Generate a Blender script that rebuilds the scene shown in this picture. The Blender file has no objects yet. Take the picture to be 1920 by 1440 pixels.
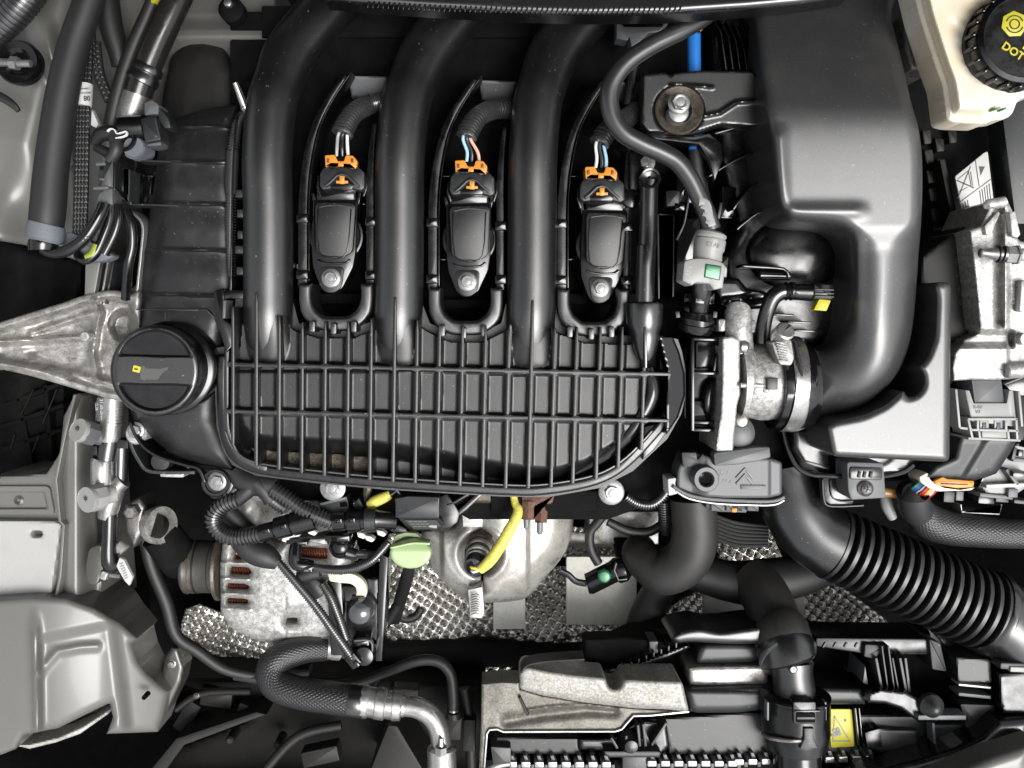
import bpy, bmesh, math, random
import numpy as np
from mathutils import Vector, Matrix
R = math.radians
random.seed(7)
C = bpy.context.scene.collection
sc = bpy.context.scene

# ---------------------------------------------------------------- camera, sky, sun, exposure
S = 0.0005                      # metres per unit of layout length
CX, CY, D = 930.0, 600.0, 1700.0
cam = bpy.data.cameras.new('camera'); camo = bpy.data.objects.new('camera', cam); C.objects.link(camo)
camo.location = (0, 0, D*S)
cam.sensor_width = 36; cam.lens = 36*D/1920
cam.shift_x = (960-CX)/1920; cam.shift_y = -(720-CY)/1920
cam.clip_start = 0.01; cam.clip_end = 50
sc.camera = camo
cam.dof.use_dof = True; cam.dof.focus_distance = (D+10)*S; cam.dof.aperture_fstop = 11.0

w = bpy.data.worlds.new('World'); sc.world = w; w.use_nodes = True
nt = w.node_tree; bg = nt.nodes['Background']
sky = nt.nodes.new('ShaderNodeTexSky'); sky.sky_type = 'NISHITA'; sky.sun_disc = False
SUN_EL, SUN_AZ = R(64), R(128)          # the sun stands high over the front of the car, to the right
sky.sun_elevation = SUN_EL; sky.sun_rotation = SUN_AZ
sky.air_density = 1.0; sky.dust_density = 4.0
hs = nt.nodes.new('ShaderNodeHueSaturation'); hs.inputs['Saturation'].default_value = 0.12
nt.links.new(sky.outputs[0], hs.inputs['Color']); nt.links.new(hs.outputs[0], bg.inputs['Color'])
bg.inputs['Strength'].default_value = 0.1
sun = bpy.data.lights.new('sun', 'SUN'); suno = bpy.data.objects.new('sun', sun); C.objects.link(suno)
sun.energy = 1.3; sun.angle = R(32); sun.color = (1, .985, .96)
sd = Vector((math.sin(SUN_AZ)*math.cos(SUN_EL), math.cos(SUN_AZ)*math.cos(SUN_EL), math.sin(SUN_EL)))
suno.rotation_euler = sd.to_track_quat('Z', 'Y').to_euler()
sc.view_settings.view_transform = 'Standard'; sc.view_settings.look = 'None'
sc.view_settings.exposure = 1.5; sc.view_settings.gamma = 1
sc.view_settings.use_curve_mapping = False
sc.cycles.max_bounces = 6; sc.cycles.diffuse_bounces = 3; sc.cycles.glossy_bounces = 4

# ---------------------------------------------------------------- layout space -> world
def kz(z): return (D-z)/D
def W(x, y, z):
    f = kz(z)*S
    return Vector(((x-CX)*f, -(y-CY)*f, z*S))

# ---------------------------------------------------------------- materials
def mat(name, col, rough=.5, metal=0., spec=.5, grain=0., gs=1800, bump=0., bs=1800, var=None, vs=60, coat=0., rvar=0., dust=0., sss=0.):
    G = .7 if max(col) > .06 else 1.
    col = tuple(c*G for c in col)
    if var is not None: var = tuple(c*G for c in var)
    m = bpy.data.materials.new(name); m.use_nodes = True
    n = m.node_tree.nodes; l = m.node_tree.links; p = n['Principled BSDF']
    p.inputs['Base Color'].default_value = (*col, 1); p.inputs['Roughness'].default_value = rough
    p.inputs['Metallic'].default_value = metal; p.inputs['Specular IOR Level'].default_value = spec
    if coat: p.inputs['Coat Weight'].default_value = coat; p.inputs['Coat Roughness'].default_value = .08
    if sss:
        p.inputs['Subsurface Weight'].default_value = sss; p.inputs['Subsurface Radius'].default_value = (.02, .018, .014); p.inputs['Subsurface Scale'].default_value = 1
    tc = n.new('ShaderNodeTexCoord')
    colsock = None
    if var is not None:
        ns = n.new('ShaderNodeTexNoise'); ns.inputs['Scale'].default_value = vs; ns.inputs['Detail'].default_value = 6; ns.inputs['Roughness'].default_value = .65
        l.new(tc.outputs['Object'], ns.inputs['Vector'])
        r = n.new('ShaderNodeValToRGB'); r.color_ramp.elements[0].position = .38; r.color_ramp.elements[1].position = .66
        r.color_ramp.elements[0].color = (*var, 1); r.color_ramp.elements[1].color = (*col, 1)
        l.new(ns.outputs['Fac'], r.inputs['Fac']); colsock = r.outputs['Color']
    if grain:
        g = n.new('ShaderNodeTexNoise'); g.inputs['Scale'].default_value = gs; g.inputs['Detail'].default_value = 2
        l.new(tc.outputs['Object'], g.inputs['Vector'])
        mr = n.new('ShaderNodeMapRange'); mr.inputs['From Min'].default_value = .3; mr.inputs['From Max'].default_value = .7
        mr.inputs['To Min'].default_value = 1-grain; mr.inputs['To Max'].default_value = 1+grain
        l.new(g.outputs['Fac'], mr.inputs['Value'])
        mx = n.new('ShaderNodeMix'); mx.data_type = 'RGBA'; mx.blend_type = 'MULTIPLY'; mx.inputs['Factor'].default_value = 1
        if colsock: l.new(colsock, mx.inputs['A'])
        else: mx.inputs['A'].default_value = (*col, 1)
        l.new(mr.outputs[0], mx.inputs['B']); colsock = mx.outputs['Result']
    if dust:
        g = n.new('ShaderNodeTexNoise'); g.inputs['Scale'].default_value = 420; g.inputs['Detail'].default_value = 1
        l.new(tc.outputs['Object'], g.inputs['Vector'])
        g2 = n.new('ShaderNodeTexNoise'); g2.inputs['Scale'].default_value = 35; g2.inputs['Detail'].default_value = 5; l.new(tc.outputs['Object'], g2.inputs['Vector'])
        r1 = n.new('ShaderNodeMapRange'); r1.inputs['From Min'].default_value = .73; r1.inputs['From Max'].default_value = .78; r1.inputs['To Max'].default_value = .8; l.new(g.outputs['Fac'], r1.inputs['Value'])
        r2 = n.new('ShaderNodeMapRange'); r2.inputs['From Min'].default_value = .5; r2.inputs['From Max'].default_value = .75; r2.inputs['To Max'].default_value = dust; l.new(g2.outputs['Fac'], r2.inputs['Value'])
        ad = n.new('ShaderNodeMath'); ad.operation = 'ADD'; ad.use_clamp = True; l.new(r1.outputs[0], ad.inputs[0]); l.new(r2.outputs[0], ad.inputs[1])
        mx = n.new('ShaderNodeMix'); mx.data_type = 'RGBA'; l.new(ad.outputs[0], mx.inputs['Factor'])
        if colsock: l.new(colsock, mx.inputs['A'])
        else: mx.inputs['A'].default_value = (*col, 1)
        mx.inputs['B'].default_value = (.16, .15, .13, 1); colsock = mx.outputs['Result']
    if colsock: l.new(colsock, p.inputs['Base Color'])
    if rvar:
        g = n.new('ShaderNodeTexNoise'); g.inputs['Scale'].default_value = 90; g.inputs['Detail'].default_value = 5
        l.new(tc.outputs['Object'], g.inputs['Vector'])
        mr = n.new('ShaderNodeMapRange'); mr.inputs['From Min'].default_value = .35; mr.inputs['From Max'].default_value = .65
        mr.inputs['To Min'].default_value = max(.04, rough-rvar); mr.inputs['To Max'].default_value = min(1, rough+rvar)
        l.new(g.outputs['Fac'], mr.inputs['Value']); l.new(mr.outputs[0], p.inputs['Roughness'])
    if bump:
        b = n.new('ShaderNodeBump'); b.inputs['Strength'].default_value = bump; b.inputs['Distance'].default_value = .0004
        g = n.new('ShaderNodeTexNoise'); g.inputs['Scale'].default_value = bs; g.inputs['Detail'].default_value = 3
        l.new(tc.outputs['Object'], g.inputs['Vector']); l.new(g.outputs['Fac'], b.inputs['Height']); l.new(b.outputs[0], p.inputs['Normal'])
    return m
def braid(name, col, rough, period, strength, knit=False, col2=None):
    """woven sleeve: relief from the tube's own UV (in layout units)"""
    m = mat(name, col, rough); n = m.node_tree.nodes; l = m.node_tree.links; p = n['Principled BSDF']
    uv = n.new('ShaderNodeUVMap')
    outs = []
    for ang in ((R(90),) if knit else (R(35), R(-35))):
        mp = n.new('ShaderNodeMapping'); mp.inputs['Rotation'].default_value = (0, 0, ang); l.new(uv.outputs[0], mp.inputs['Vector'])
        wv = n.new('ShaderNodeTexWave'); wv.inputs['Scale'].default_value = .314/period; wv.inputs['Distortion'].default_value = 1.2 if knit else .3
        wv.inputs['Detail'].default_value = 1; wv.inputs['Detail Scale'].default_value = .6
        l.new(mp.outputs[0], wv.inputs['Vector']); outs.append(wv.outputs['Fac'])
    h = outs[0]
    if len(outs) > 1:
        mm = n.new('ShaderNodeMath'); mm.operation = 'MAXIMUM'; l.new(outs[0], mm.inputs[0]); l.new(outs[1], mm.inputs[1]); h = mm.outputs[0]
    b = n.new('ShaderNodeBump'); b.inputs['Strength'].default_value = strength; b.inputs['Distance'].default_value = .0008
    l.new(h, b.inputs['Height']); l.new(b.outputs[0], p.inputs['Normal'])
    if col2:
        mx = n.new('ShaderNodeMix'); mx.data_type = 'RGBA'; mx.inputs['A'].default_value = (*col, 1); mx.inputs['B'].default_value = (*col2, 1)
        l.new(h, mx.inputs['Factor']); l.new(mx.outputs['Result'], p.inputs['Base Color'])
    return m
M_ = {}
M_['plastic'] = mat('satin black plastic', (.0035,.0035,.004), .36, spec=1.0, grain=.5, bump=.25, bs=1200, dust=.04)
M_['plenum'] = mat('satin black ribbed plastic', (.0035,.0035,.004), .4, spec=.62, grain=.5, bump=.22, bs=1200, dust=.07)
M_['lidm'] = mat('matt black moulding', (.006,.006,.0065), .42, spec=.5, grain=.3, bump=.15, bs=1200, dust=.06)
M_['plasticd'] = mat('black plastic', (.002,.002,.0024), .28, grain=.3, bump=.12, rvar=.06)
M_['airbox'] = mat('grained charcoal plastic', (.026,.026,.0265), .38, spec=1.0, grain=.35, gs=900, bump=.22, bs=1300, dust=.07)
M_['gloss'] = mat('glossy black plastic', (.004,.004,.0045), .17, rvar=.05)
M_['valve'] = mat('matt charcoal plastic', (.008,.008,.0085), .42, dust=.05, grain=.4, bump=.25, rvar=.06)
M_['plug'] = mat('dark grey nylon', (.010,.011,.012), .44, spec=.5, dust=.05, grain=.15)
M_['greyp'] = mat('grey nylon', (.09,.093,.097), .45, grain=.12, bump=.1)
M_['greypl'] = mat('light grey nylon', (.3,.3,.29), .45, grain=.08)
M_['greytape'] = mat('blue grey tape', (.12,.133,.155), .6, grain=.25, bump=.2, bs=900)
M_['rubber'] = mat('black rubber', (.004,.004,.0045), .28, spec=1.0, grain=.2, dust=.02)
M_['rubberb'] = mat('brownish coolant rubber', (.013,.012,.0105), .55, grain=.2, bump=.35, bs=500, var=(.009,.0085,.008))
M_['rubberm'] = mat('matt black rubber', (.006,.006,.006), .55, grain=.3)
M_['bellows'] = mat('matt black bellows rubber', (.006,.006,.0065), .42, spec=.6, grain=.2)
M_['bracketm'] = mat('dusty aluminised bracket steel', (.46,.45,.42), .5, metal=.35, spec=.3, grain=.35, gs=500, bump=.3, bs=400, var=(.33,.32,.29), vs=45)
M_['conduitc'] = mat('brightened corrugated nylon', (.03,.03,.031), .3, spec=1.0)  # lighter copy of the conduit nylon, brightened for the shade under the bonnet
M_['hosegrey'] = mat('satin grey rubber hose', (.013,.013,.014), .36, spec=1.0, grain=.15)
M_['capp'] = mat('worn satin black plastic', (.004,.004,.0045), .3, spec=1., grain=.4, gs=900, bump=.25, bs=1000, dust=.05)
M_['conduit'] = mat('corrugated black nylon', (.016,.016,.017), .3, spec=1.0)
M_['tape'] = mat('black cloth tape', (.009,.009,.0095), .55, grain=.3, bump=.4, bs=700)
M_['void'] = mat('deep shade black', (.006,.006,.006), .8, var=(.003,.003,.003), spec=.08)  # near-black: the shade of holes and deep gaps is put into the colour
M_['dark'] = mat('dusty dark plastic', (.009,.0085,.008), .55, spec=.3, grain=.4, var=(.005,.0045,.004), vs=30, bump=.15)
M_['brown'] = mat('dusty undertray', (.007,.0065,.006), .7, spec=.15, grain=.4, var=(.003,.003,.0028), vs=25, bump=.2, bs=600)
M_['alu'] = mat('cast aluminium', (.6,.595,.58), .42, metal=.4, grain=.28, gs=700, bump=.5, bs=450, var=(.3,.295,.28), vs=200, rvar=.08)
M_['aluold'] = mat('weathered cast aluminium', (.5,.485,.46), .38, metal=.5, grain=.25, gs=600, bump=.4, bs=300, var=(.27,.26,.24), vs=90, rvar=.12)
M_['alus'] = mat('smooth aluminium', (.5,.495,.48), .3, metal=.85, grain=.1, gs=500, bump=.15, bs=500, rvar=.1)
M_['pressed'] = mat('pressed aluminised steel', (.66,.65,.62), .36, metal=.5, grain=.18, gs=500, bump=.25, bs=200, var=(.5,.48,.43), vs=40, rvar=.1)
M_['zinc'] = mat('zinc plated steel', (.3,.305,.3), .36, metal=.6, grain=.15, gs=500, rvar=.1)
M_['steel'] = mat('dull steel', (.3,.29,.28), .4, metal=.8, grain=.25, gs=500, rvar=.12)
M_['paint'] = mat('champagne grey metallic paint', (.15,.148,.136), .36, metal=.1, spec=.4, coat=.12, dust=.04, grain=.1, gs=2500)
M_['paintd'] = mat('dark grey metallic paint', (.055,.053,.048), .36, metal=.35, coat=.4, grain=.12, gs=2500)
M_['white'] = mat('white painted plate', (.4,.4,.39), .6, spec=.2, grain=.05, dust=.15, bump=.05)
M_['paper'] = mat('white sticker', (.55,.55,.54), .5)
M_['ink'] = mat('black ink', (.02,.02,.02), .5)
M_['inkg'] = mat('grey ink', (.2,.2,.2), .5)
M_['orange'] = mat('orange nylon', (.75,.28,.03), .4, grain=.06)
M_['yellow'] = mat('yellow sleeve', (.8,.74,.13), .55, grain=.2, gs=500, var=(.6,.52,.1), vs=60)
M_['yellowp'] = mat('yellow print', (.55,.5,.02), .45)
M_['green'] = mat('pale green plastic', (.4,.52,.27), .38, sss=.1)
M_['dgreen'] = mat('green plastic', (.02,.2,.08), .35)
M_['lgreen'] = mat('light green plastic', (.2,.5,.28), .4)
M_['blue'] = mat('blue tube', (.02,.2,.65), .4)
M_['lblue'] = mat('light blue wire', (.35,.6,.75), .4)
M_['pink'] = mat('salmon wire', (.75,.42,.32), .4)
M_['wwire'] = mat('white wire', (.75,.75,.73), .4)
M_['gwire'] = mat('grey wire', (.35,.37,.38), .4)
M_['bwire'] = mat('black wire', (.012,.012,.012), .3)
M_['red'] = mat('red wire', (.6,.03,.03), .4)
M_['ywire'] = mat('yellow wire', (.75,.6,.05), .4)
M_['dblue'] = mat('dark blue wire', (.03,.08,.35), .4)
M_['cream'] = mat('cream nylon', (.78,.74,.55), .45)
M_['tank'] = mat('translucent cream tank', (.95,.91,.82), .22, sss=.3, var=(.85,.75,.56), vs=12)
M_['copper'] = mat('copper winding', (.28,.11,.06), .3, metal=.9, grain=.2)
M_['rust'] = mat('rusty iron', (.2,.09,.05), .7, grain=.4, gs=700, var=(.08,.04,.03), vs=200, bump=.7, bs=600)
M_['brass'] = mat('browned steel', (.15,.13,.105), .45, metal=.5, grain=.3, gs=500, var=(.07,.055,.04), vs=120)
M_['clear'] = mat('smoky clear plastic', (.06,.065,.07), .1, coat=.6)
M_['foil'] = mat('dimpled aluminium foil', (.95,.93,.88), .24, metal=.85, var=(.7,.67,.6), vs=30)
M_['concrete'] = mat('pale garage floor', (.44,.44,.4), .75, grain=.08, gs=300, var=(.36,.36,.32), vs=20)
M_['sleeve'] = braid('knitted black sleeve', (.008,.008,.0085), .55, 2.6, .12, knit=True)
M_['braidb'] = braid('woven nylon braid', (.005,.005,.0055), .36, 6.0, .5, col2=(.014,.014,.015))

# ---------------------------------------------------------------- geometry
def cr(P, sub, closed=False):
    """Catmull-Rom through rows of P"""
    P = [np.array(p, float) for p in P]; n = len(P); out = []
    rng = n if closed else n-1
    for i in range(rng):
        if closed: a, b, c, d = P[(i-1) % n], P[i], P[(i+1) % n], P[(i+2) % n]
        else: a, b, c, d = P[max(i-1, 0)], P[i], P[i+1], P[min(i+2, n-1)]
        for j in range(sub):
            t = j/sub
            out.append(.5*((2*b)+(-a+c)*t+(2*a-5*b+4*c-d)*t*t+(-a+3*b-3*c+d)*t**3))
    if not closed: out.append(P[-1])
    return out
def rc(poly, r, seg=4):
    """round the corners of a polygon"""
    n = len(poly); out = []
    for i in range(n):
        p0, p, p1 = (np.array(poly[j % n][:2], float) for j in (i-1, i, i+1))
        a, b = p0-p, p1-p; la, lb = np.linalg.norm(a), np.linalg.norm(b)
        rr = min(r, la*.48, lb*.48)
        A, B = p+a/la*rr, p+b/lb*rr
        for t in np.linspace(0, 1, seg+1): out.append(tuple((1-t)**2*A+2*t*(1-t)*p+t*t*B))
    return out
def rect(x, y, w, h, rot=0, r=0, seg=3):
    c, s = math.cos(R(rot)), math.sin(R(rot))
    P = [(x+a*w/2*c-b*h/2*s, y+a*w/2*s+b*h/2*c) for a, b in ((-1,-1),(1,-1),(1,1),(-1,1))]
    return rc(P, r, seg) if r else P
def circ(x, y, r, n=40, ry=None, a0=0, a1=360):
    ry = ry or r
    full = abs(a1-a0) >= 360
    return [(x+r*math.cos(R(a0+(a1-a0)*i/(n if full else n-1))), y+ry*math.sin(R(a0+(a1-a0)*i/(n if full else n-1)))) for i in range(n)]
def band(pts, w, sub=1):
    """closed outline of a polyline of width w (number or list)"""
    if sub > 1:
        pts = [tuple(p) for p in cr([(p[0], p[1], p[2] if len(p) > 2 else w) for p in pts], sub)]
    n = len(pts); L, Rr = [], []
    for i in range(n):
        a = np.array(pts[max(i-1, 0)][:2], float); b = np.array(pts[min(i+1, n-1)][:2], float)
        t = b-a; t /= np.linalg.norm(t)+1e-9; nn = np.array((-t[1], t[0])); p = np.array(pts[i][:2], float)
        ww = pts[i][2] if len(pts[i]) > 2 else w
        L.append(tuple(p+nn*ww/2)); Rr.append(tuple(p-nn*ww/2))
    return L+Rr[::-1]
def sdf(P, X, Y):
    P = np.array([p[:2] for p in P], float); Q = np.roll(P, -1, 0)
    best = np.full(X.shape, 1e18); nx = np.zeros(X.shape); ny = np.zeros(X.shape); ins = np.zeros(X.shape, bool)
    for (ax, ay), (bx, by) in zip(P, Q):
        dx, dy = bx-ax, by-ay; L = dx*dx+dy*dy+1e-12
        t = np.clip(((X-ax)*dx+(Y-ay)*dy)/L, 0, 1); qx, qy = ax+t*dx, ay+t*dy
        d = (X-qx)**2+(Y-qy)**2; m = d < best
        best[m] = d[m]; nx[m] = qx[m]; ny[m] = qy[m]
        c = ((ay > Y) != (by > Y))
        with np.errstate(divide='ignore', invalid='ignore'): xi = ax+(Y-ay)*dx/(dy if dy else 1e-12)
        ins ^= c & (X < xi)
    d = np.sqrt(best)
    return np.where(ins, d, -d), nx, ny
def pline(P, X, Y):
    """distance to an open polyline"""
    best = np.full(X.shape, 1e18)
    for (ax, ay), (bx, by) in zip(P[:-1], P[1:]):
        dx, dy = bx-ax, by-ay; t = np.clip(((X-ax)*dx+(Y-ay)*dy)/(dx*dx+dy*dy+1e-12), 0, 1)
        best = np.minimum(best, (X-ax-t*dx)**2+(Y-ay-t*dy)**2)
    return np.sqrt(best)
def edge(d, r):
    """quarter-round profile: -r at the rim, 0 inside"""
    t = np.clip(d/r, 0, 1); return -r*(1-np.sqrt(np.clip(1-(1-t)**2, 0, 1)))
def sstep(a, b, x):
    t = np.clip((x-a)/(b-a), 0, 1); return t*t*(3-2*t)

class M:
    def __init__(s): s.v = []; s.f = []; s.uv = []
    def add(s, vs, fs, uvs=None):
        o = len(s.v); s.v += [Vector(v) for v in vs]
        for i, f in enumerate(fs):
            s.f.append([o+j for j in f]); s.uv.append(uvs[i] if uvs else None)
        return s
    def prism(s, poly, z0, z1, bevel=0, seg=2, zm=None):
        zm = z1 if zm is None else zm
        P = [W(p[0], p[1], zm) for p in poly]
        Q = [P[0]]
        for p in P[1:]:
            if (p-Q[-1]).length > 2e-5: Q.append(p)
        if (Q[0]-Q[-1]).length < 2e-5: Q.pop()
        P = [Vector((p.x, p.y)) for p in Q]; n = len(P)
        ar = sum(P[i].x*P[(i+1) % n].y-P[(i+1) % n].x*P[i].y for i in range(n))
        if ar < 0: P = P[::-1]
        N = []
        for i in range(n):
            a = (P[i]-P[i-1]).normalized(); b = (P[(i+1) % n]-P[i]).normalized()
            na, nb = Vector((-a.y, a.x)), Vector((-b.y, b.x)); m = (na+nb)
            if m.length < 1e-6: m = na.copy()
            m.normalize(); c = max(.35, m.dot(na)); N.append(m/c)
        rows = [(0, z0)]
        if bevel:
            for j in range(seg+1):
                t = j/seg*math.pi/2; rows.append((bevel*(1-math.cos(t)), z1-bevel*(1-math.sin(t))))
        else: rows.append((0, z1))
        vs = [(P[i].x+N[i].x*o*S, P[i].y+N[i].y*o*S, z*S) for o, z in rows for i in range(n)]
        fs = []
        for r in range(len(rows)-1):
            for i in range(n): j = (i+1) % n; fs.append([r*n+i, r*n+j, (r+1)*n+j, (r+1)*n+i])
        k = (len(rows)-1)*n; fs.append([k+i for i in range(n)]); fs.append([i for i in range(n)][::-1])
        return s.add(vs, fs)
    def box(s, x, y, w, h, z0, z1, rot=0, bevel=1, r=0): return s.prism(rect(x, y, w, h, rot, r), z0, z1, bevel)
    def tube(s, pts, n=16, sub=6, smooth=True, corr=None, caps=True, flat=1.0, hollow=False):
        """pts rows (x, y, z, r); corr = (period, depth, duty)"""
        if smooth and len(pts) > 2: P = cr(pts, sub)
        else: P = [np.array(p, float) for p in pts]
        if corr:
            per, dep = corr[0], corr[1]; duty = corr[2] if len(corr) > 2 else .5
            Q = [W(*p[:3]) for p in P]; L = [0]
            for a, b in zip(Q[:-1], Q[1:]): L.append(L[-1]+(b-a).length/S)
            tot = L[-1]; nr = max(2, int(tot/per)); out = []
            ed = .12
            for i in range(nr):
                for fr, k in ((0, 0), (ed, 1), (duty-ed*.2, 1), (duty+ed*.8, 0)):
                    l = (i+fr)*tot/nr; j = min(int(np.searchsorted(L, l, 'right'))-1, len(P)-2); j = max(j, 0)
                    t = (l-L[j])/(L[j+1]-L[j]+1e-9); q = P[j]*(1-t)+P[j+1]*t; q = q.copy(); q[3] += 0 if k else -dep; out.append(q)
            P = out
        cs = [W(*p[:3]) for p in P]; rs = [p[3]*kz(p[2])*S for p in P]
        m = len(cs); T = []
        for i in range(m):
            a, b = cs[max(i-1, 0)], cs[min(i+1, m-1)]
            t = b-a
            if t.length < 1e-9: t = T[-1] if T else Vector((0, 0, 1))
            T.append(t.normalized())
        up = Vector((0, 0, 1))
        if abs(T[0].dot(up)) > .95: up = Vector((0, 1, 0))
        u = (up-T[0]*up.dot(T[0])).normalized(); vs = []; L = [0]
        for i in range(m):
            u = u-T[i]*u.dot(T[i]); u = u.normalized() if u.length > 1e-6 else T[i].orthogonal().normalized()
            v = T[i].cross(u)
            for j in range(n):
                a = 2*math.pi*j/n; vs.append(cs[i]+(u*math.cos(a)*flat+v*math.sin(a))*rs[i])
            if i: L.append(L[-1]+(cs[i]-cs[i-1]).length/S)
        fs, uv = [], []
        rm = max(rs)/S*2*math.pi
        for i in range(m-1):
            for j in range(n):
                k = (j+1) % n; fs.append([i*n+j, i*n+k, (i+1)*n+k, (i+1)*n+j])
                uv.append([(j/n*rm, L[i]), ((j+1)/n*rm, L[i]), ((j+1)/n*rm, L[i+1]), (j/n*rm, L[i+1])])
        if caps:
            fs.append(list(range(n))[::-1]); fs.append([(m-1)*n+j for j in range(n)]); uv += [None, None]
        return s.add(vs, fs, uv)
    def rod(s, pts, n=24): return s.tube(pts, n=n, smooth=False)
    def cyl(s, x, y, r, z0, z1, bevel=1, n=32):
        """upright cylinder; x, y and r as they measure at its top"""
        return s.prism(circ(x, y, r, n), z0, z1, bevel)
    def lathe(s, x, y, prof, n=32, zm=None):
        """upright lathe; prof rows (r, z) from bottom to top"""
        c = W(x, y, prof[-1][1] if zm is None else zm); f = kz(prof[-1][1] if zm is None else zm); vs = []; m = len(prof)
        for r, z in prof:
            for j in range(n): a = 2*math.pi*j/n; vs.append((c.x+math.cos(a)*r*f*S, c.y+math.sin(a)*r*f*S, z*S))
        fs = [[i*n+j, i*n+(j+1) % n, (i+1)*n+(j+1) % n, (i+1)*n+j] for i in range(m-1) for j in range(n)]
        fs.append([(m-1)*n+j for j in range(n)]); fs.append(list(range(n))[::-1])
        return s.add(vs, fs)
    def relief(s, poly, h, base, step=4, holes=()):
        xs = [p[0] for p in poly]; ys = [p[1] for p in poly]
        gx = np.arange(min(xs)-step*.6, max(xs)+step*1.6, step); gy = np.arange(min(ys)-step*.6, max(ys)+step*1.6, step)
        X, Y = np.meshgrid(gx, gy); d, nx, ny = sdf(poly, X, Y)
        for hp in holes:
            d2, n2x, n2y = sdf(hp, X, Y); d2 = -d2; m = d2 < d
            d = np.where(m, d2, d); nx = np.where(m, n2x, nx); ny = np.where(m, n2y, ny)
        out = d <= 0; near = d > -step*1.6
        Xs = np.where(out, nx, X); Ys = np.where(out, ny, Y); ds = np.where(out, 0, d)
        Z = h(Xs, Ys, ds) if callable(h) else np.full(X.shape, float(h)); Z = Z*np.ones(X.shape)
        ok = ~out
        use = (ok[:-1, :-1] | ok[1:, :-1] | ok[:-1, 1:] | ok[1:, 1:]) & near[:-1, :-1] & near[1:, :-1] & near[:-1, 1:] & near[1:, 1:]
        idx = -np.ones(X.shape, int); vs = []; fs = []
        def vi(i, j):
            if idx[i, j] < 0: idx[i, j] = len(vs); vs.append(W(Xs[i, j], Ys[i, j], Z[i, j]))
            return int(idx[i, j])
        for i, j in zip(*np.nonzero(use)):
            fs.append([vi(i, j), vi(i+1, j), vi(i+1, j+1), vi(i, j+1)])
        ec = {}
        for f in fs:
            for a, b in zip(f, f[1:]+f[:1]):
                if (b, a) in ec: del ec[(b, a)]
                else: ec[(a, b)] = 1
        lo = {}
        if base is not None:
            for a, b in list(ec):
                for q in (a, b):
                    if q not in lo:
                        lo[q] = len(vs); vs.append(Vector((vs[q].x, vs[q].y, min(base*S, vs[q].z-1e-5))))
                fs.append([b, a, lo[a], lo[b]])
        return s.add(vs, fs)
    def bolt(s, x, y, z, r, fl=1.4, h=None, rot=0, tilt=None):
        """flanged hex bolt, head radius r, washer radius r*fl, resting at z"""
        h = h or r*.9
        s.lathe(x, y, [(r*fl, z), (r*fl, z+r*.14), (r*fl*.93, z+r*.22), (r*1.0, z+r*.3)], zm=z+r)
        s.prism(circ(x, y, r, 6, a0=rot, a1=rot+360), z+r*.2, z+r*.3+h, r*.1)
        c = W(x, y, z+r*.3+h)
        s.lathe(x, y, [(r*.86, z+r*.3+h-1), (r*.84, z+r*.3+h+.5), (r*.6, z+r*.3+h+.6), (r*.5, z+r*.3+h-.4)], n=24)
        return s
    def obj(s, name, m, parent=None, ang=.62, smooth=True):
        me = bpy.data.meshes.new(name)
        off = parent.matrix_world.translation if parent is not None else Vector((0, 0, 0))
        if parent is None and s.v:
            cx = sum((v.x for v in s.v))/len(s.v); cy = sum((v.y for v in s.v))/len(s.v); cz = min(v.z for v in s.v)
            off = Vector((cx, cy, cz))
        me.from_pydata([tuple(v-off) for v in s.v], [], s.f)
        if any(u is not None for u in s.uv):
            lay = me.uv_layers.new(name='UVMap')
            for pi, u in enumerate(s.uv):
                if u is None: continue
                st = me.polygons[pi].loop_start
                for q, c in enumerate(u): lay.data[st+q].uv = c
        me.materials.append(M_[m] if isinstance(m, str) else m)
        bm = bmesh.new(); bm.from_mesh(me)
        bmesh.ops.recalc_face_normals(bm, faces=bm.faces)
        for f in bm.faces: f.smooth = smooth
        for e in bm.edges:
            if len(e.link_faces) == 2 and e.calc_face_angle(0) > ang: e.smooth = False
        bm.to_mesh(me); bm.free()
        o = bpy.data.objects.new(name, me); C.objects.link(o)
        if parent is not None: o.parent = parent; o.location = (0, 0, 0)
        else: o.location = off
        off_abs[o.name] = off
        # children of this object are built in world space too: remember where its origin stands
        o.matrix_world = Matrix.Translation(off)
        return o
off_abs = {}
def tag(o, label, cat, group=None, kind=None):
    o['label'] = label
    if cat: o['category'] = cat
    if group: o['group'] = group
    if kind: o['kind'] = kind
    return o
def thing(name, label, cat, x, y, z, group=None):
    o = bpy.data.objects.new(name, None); C.objects.link(o); p = W(x, y, z); o.location = p
    o.matrix_world = Matrix.Translation(p); o.empty_display_size = .01
    return tag(o, label, cat, group)
def struct(o, label=None):
    o['kind'] = 'structure'
    if label: o['label'] = label
    return o
def text(body, x, y, z, size, rot, m, parent, depth=.4, name='lettering', bold=0., align='CENTER'):
    cu = bpy.data.curves.new(name, 'FONT'); cu.body = body; cu.size = size*S*kz(z); cu.extrude = depth*S; cu.offset = bold*S
    cu.align_x = align; cu.align_y = 'CENTER'; cu.resolution_u = 3
    t = bpy.data.objects.new(name, cu); C.objects.link(t)
    dg = bpy.context.evaluated_depsgraph_get(); me = bpy.data.meshes.new_from_object(t.evaluated_get(dg))
    bpy.data.objects.remove(t); me.materials.clear(); me.materials.append(M_[m])
    p = W(x, y, z); off = parent.matrix_world.translation
    me.transform(Matrix.Translation(p-off) @ Matrix.Rotation(R(rot), 4, 'Z'))
    o = bpy.data.objects.new(name, me); C.objects.link(o); o.parent = parent
    o.matrix_world = Matrix.Translation(off)
    return o
def copy_tree(o, delta, parent=None):
    c = o.copy(); C.objects.link(c)
    if parent is None: c.location = o.location+delta
    else: c.parent = parent
    for ch in list(o.children): copy_tree(ch, delta, c)
    return c
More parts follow.
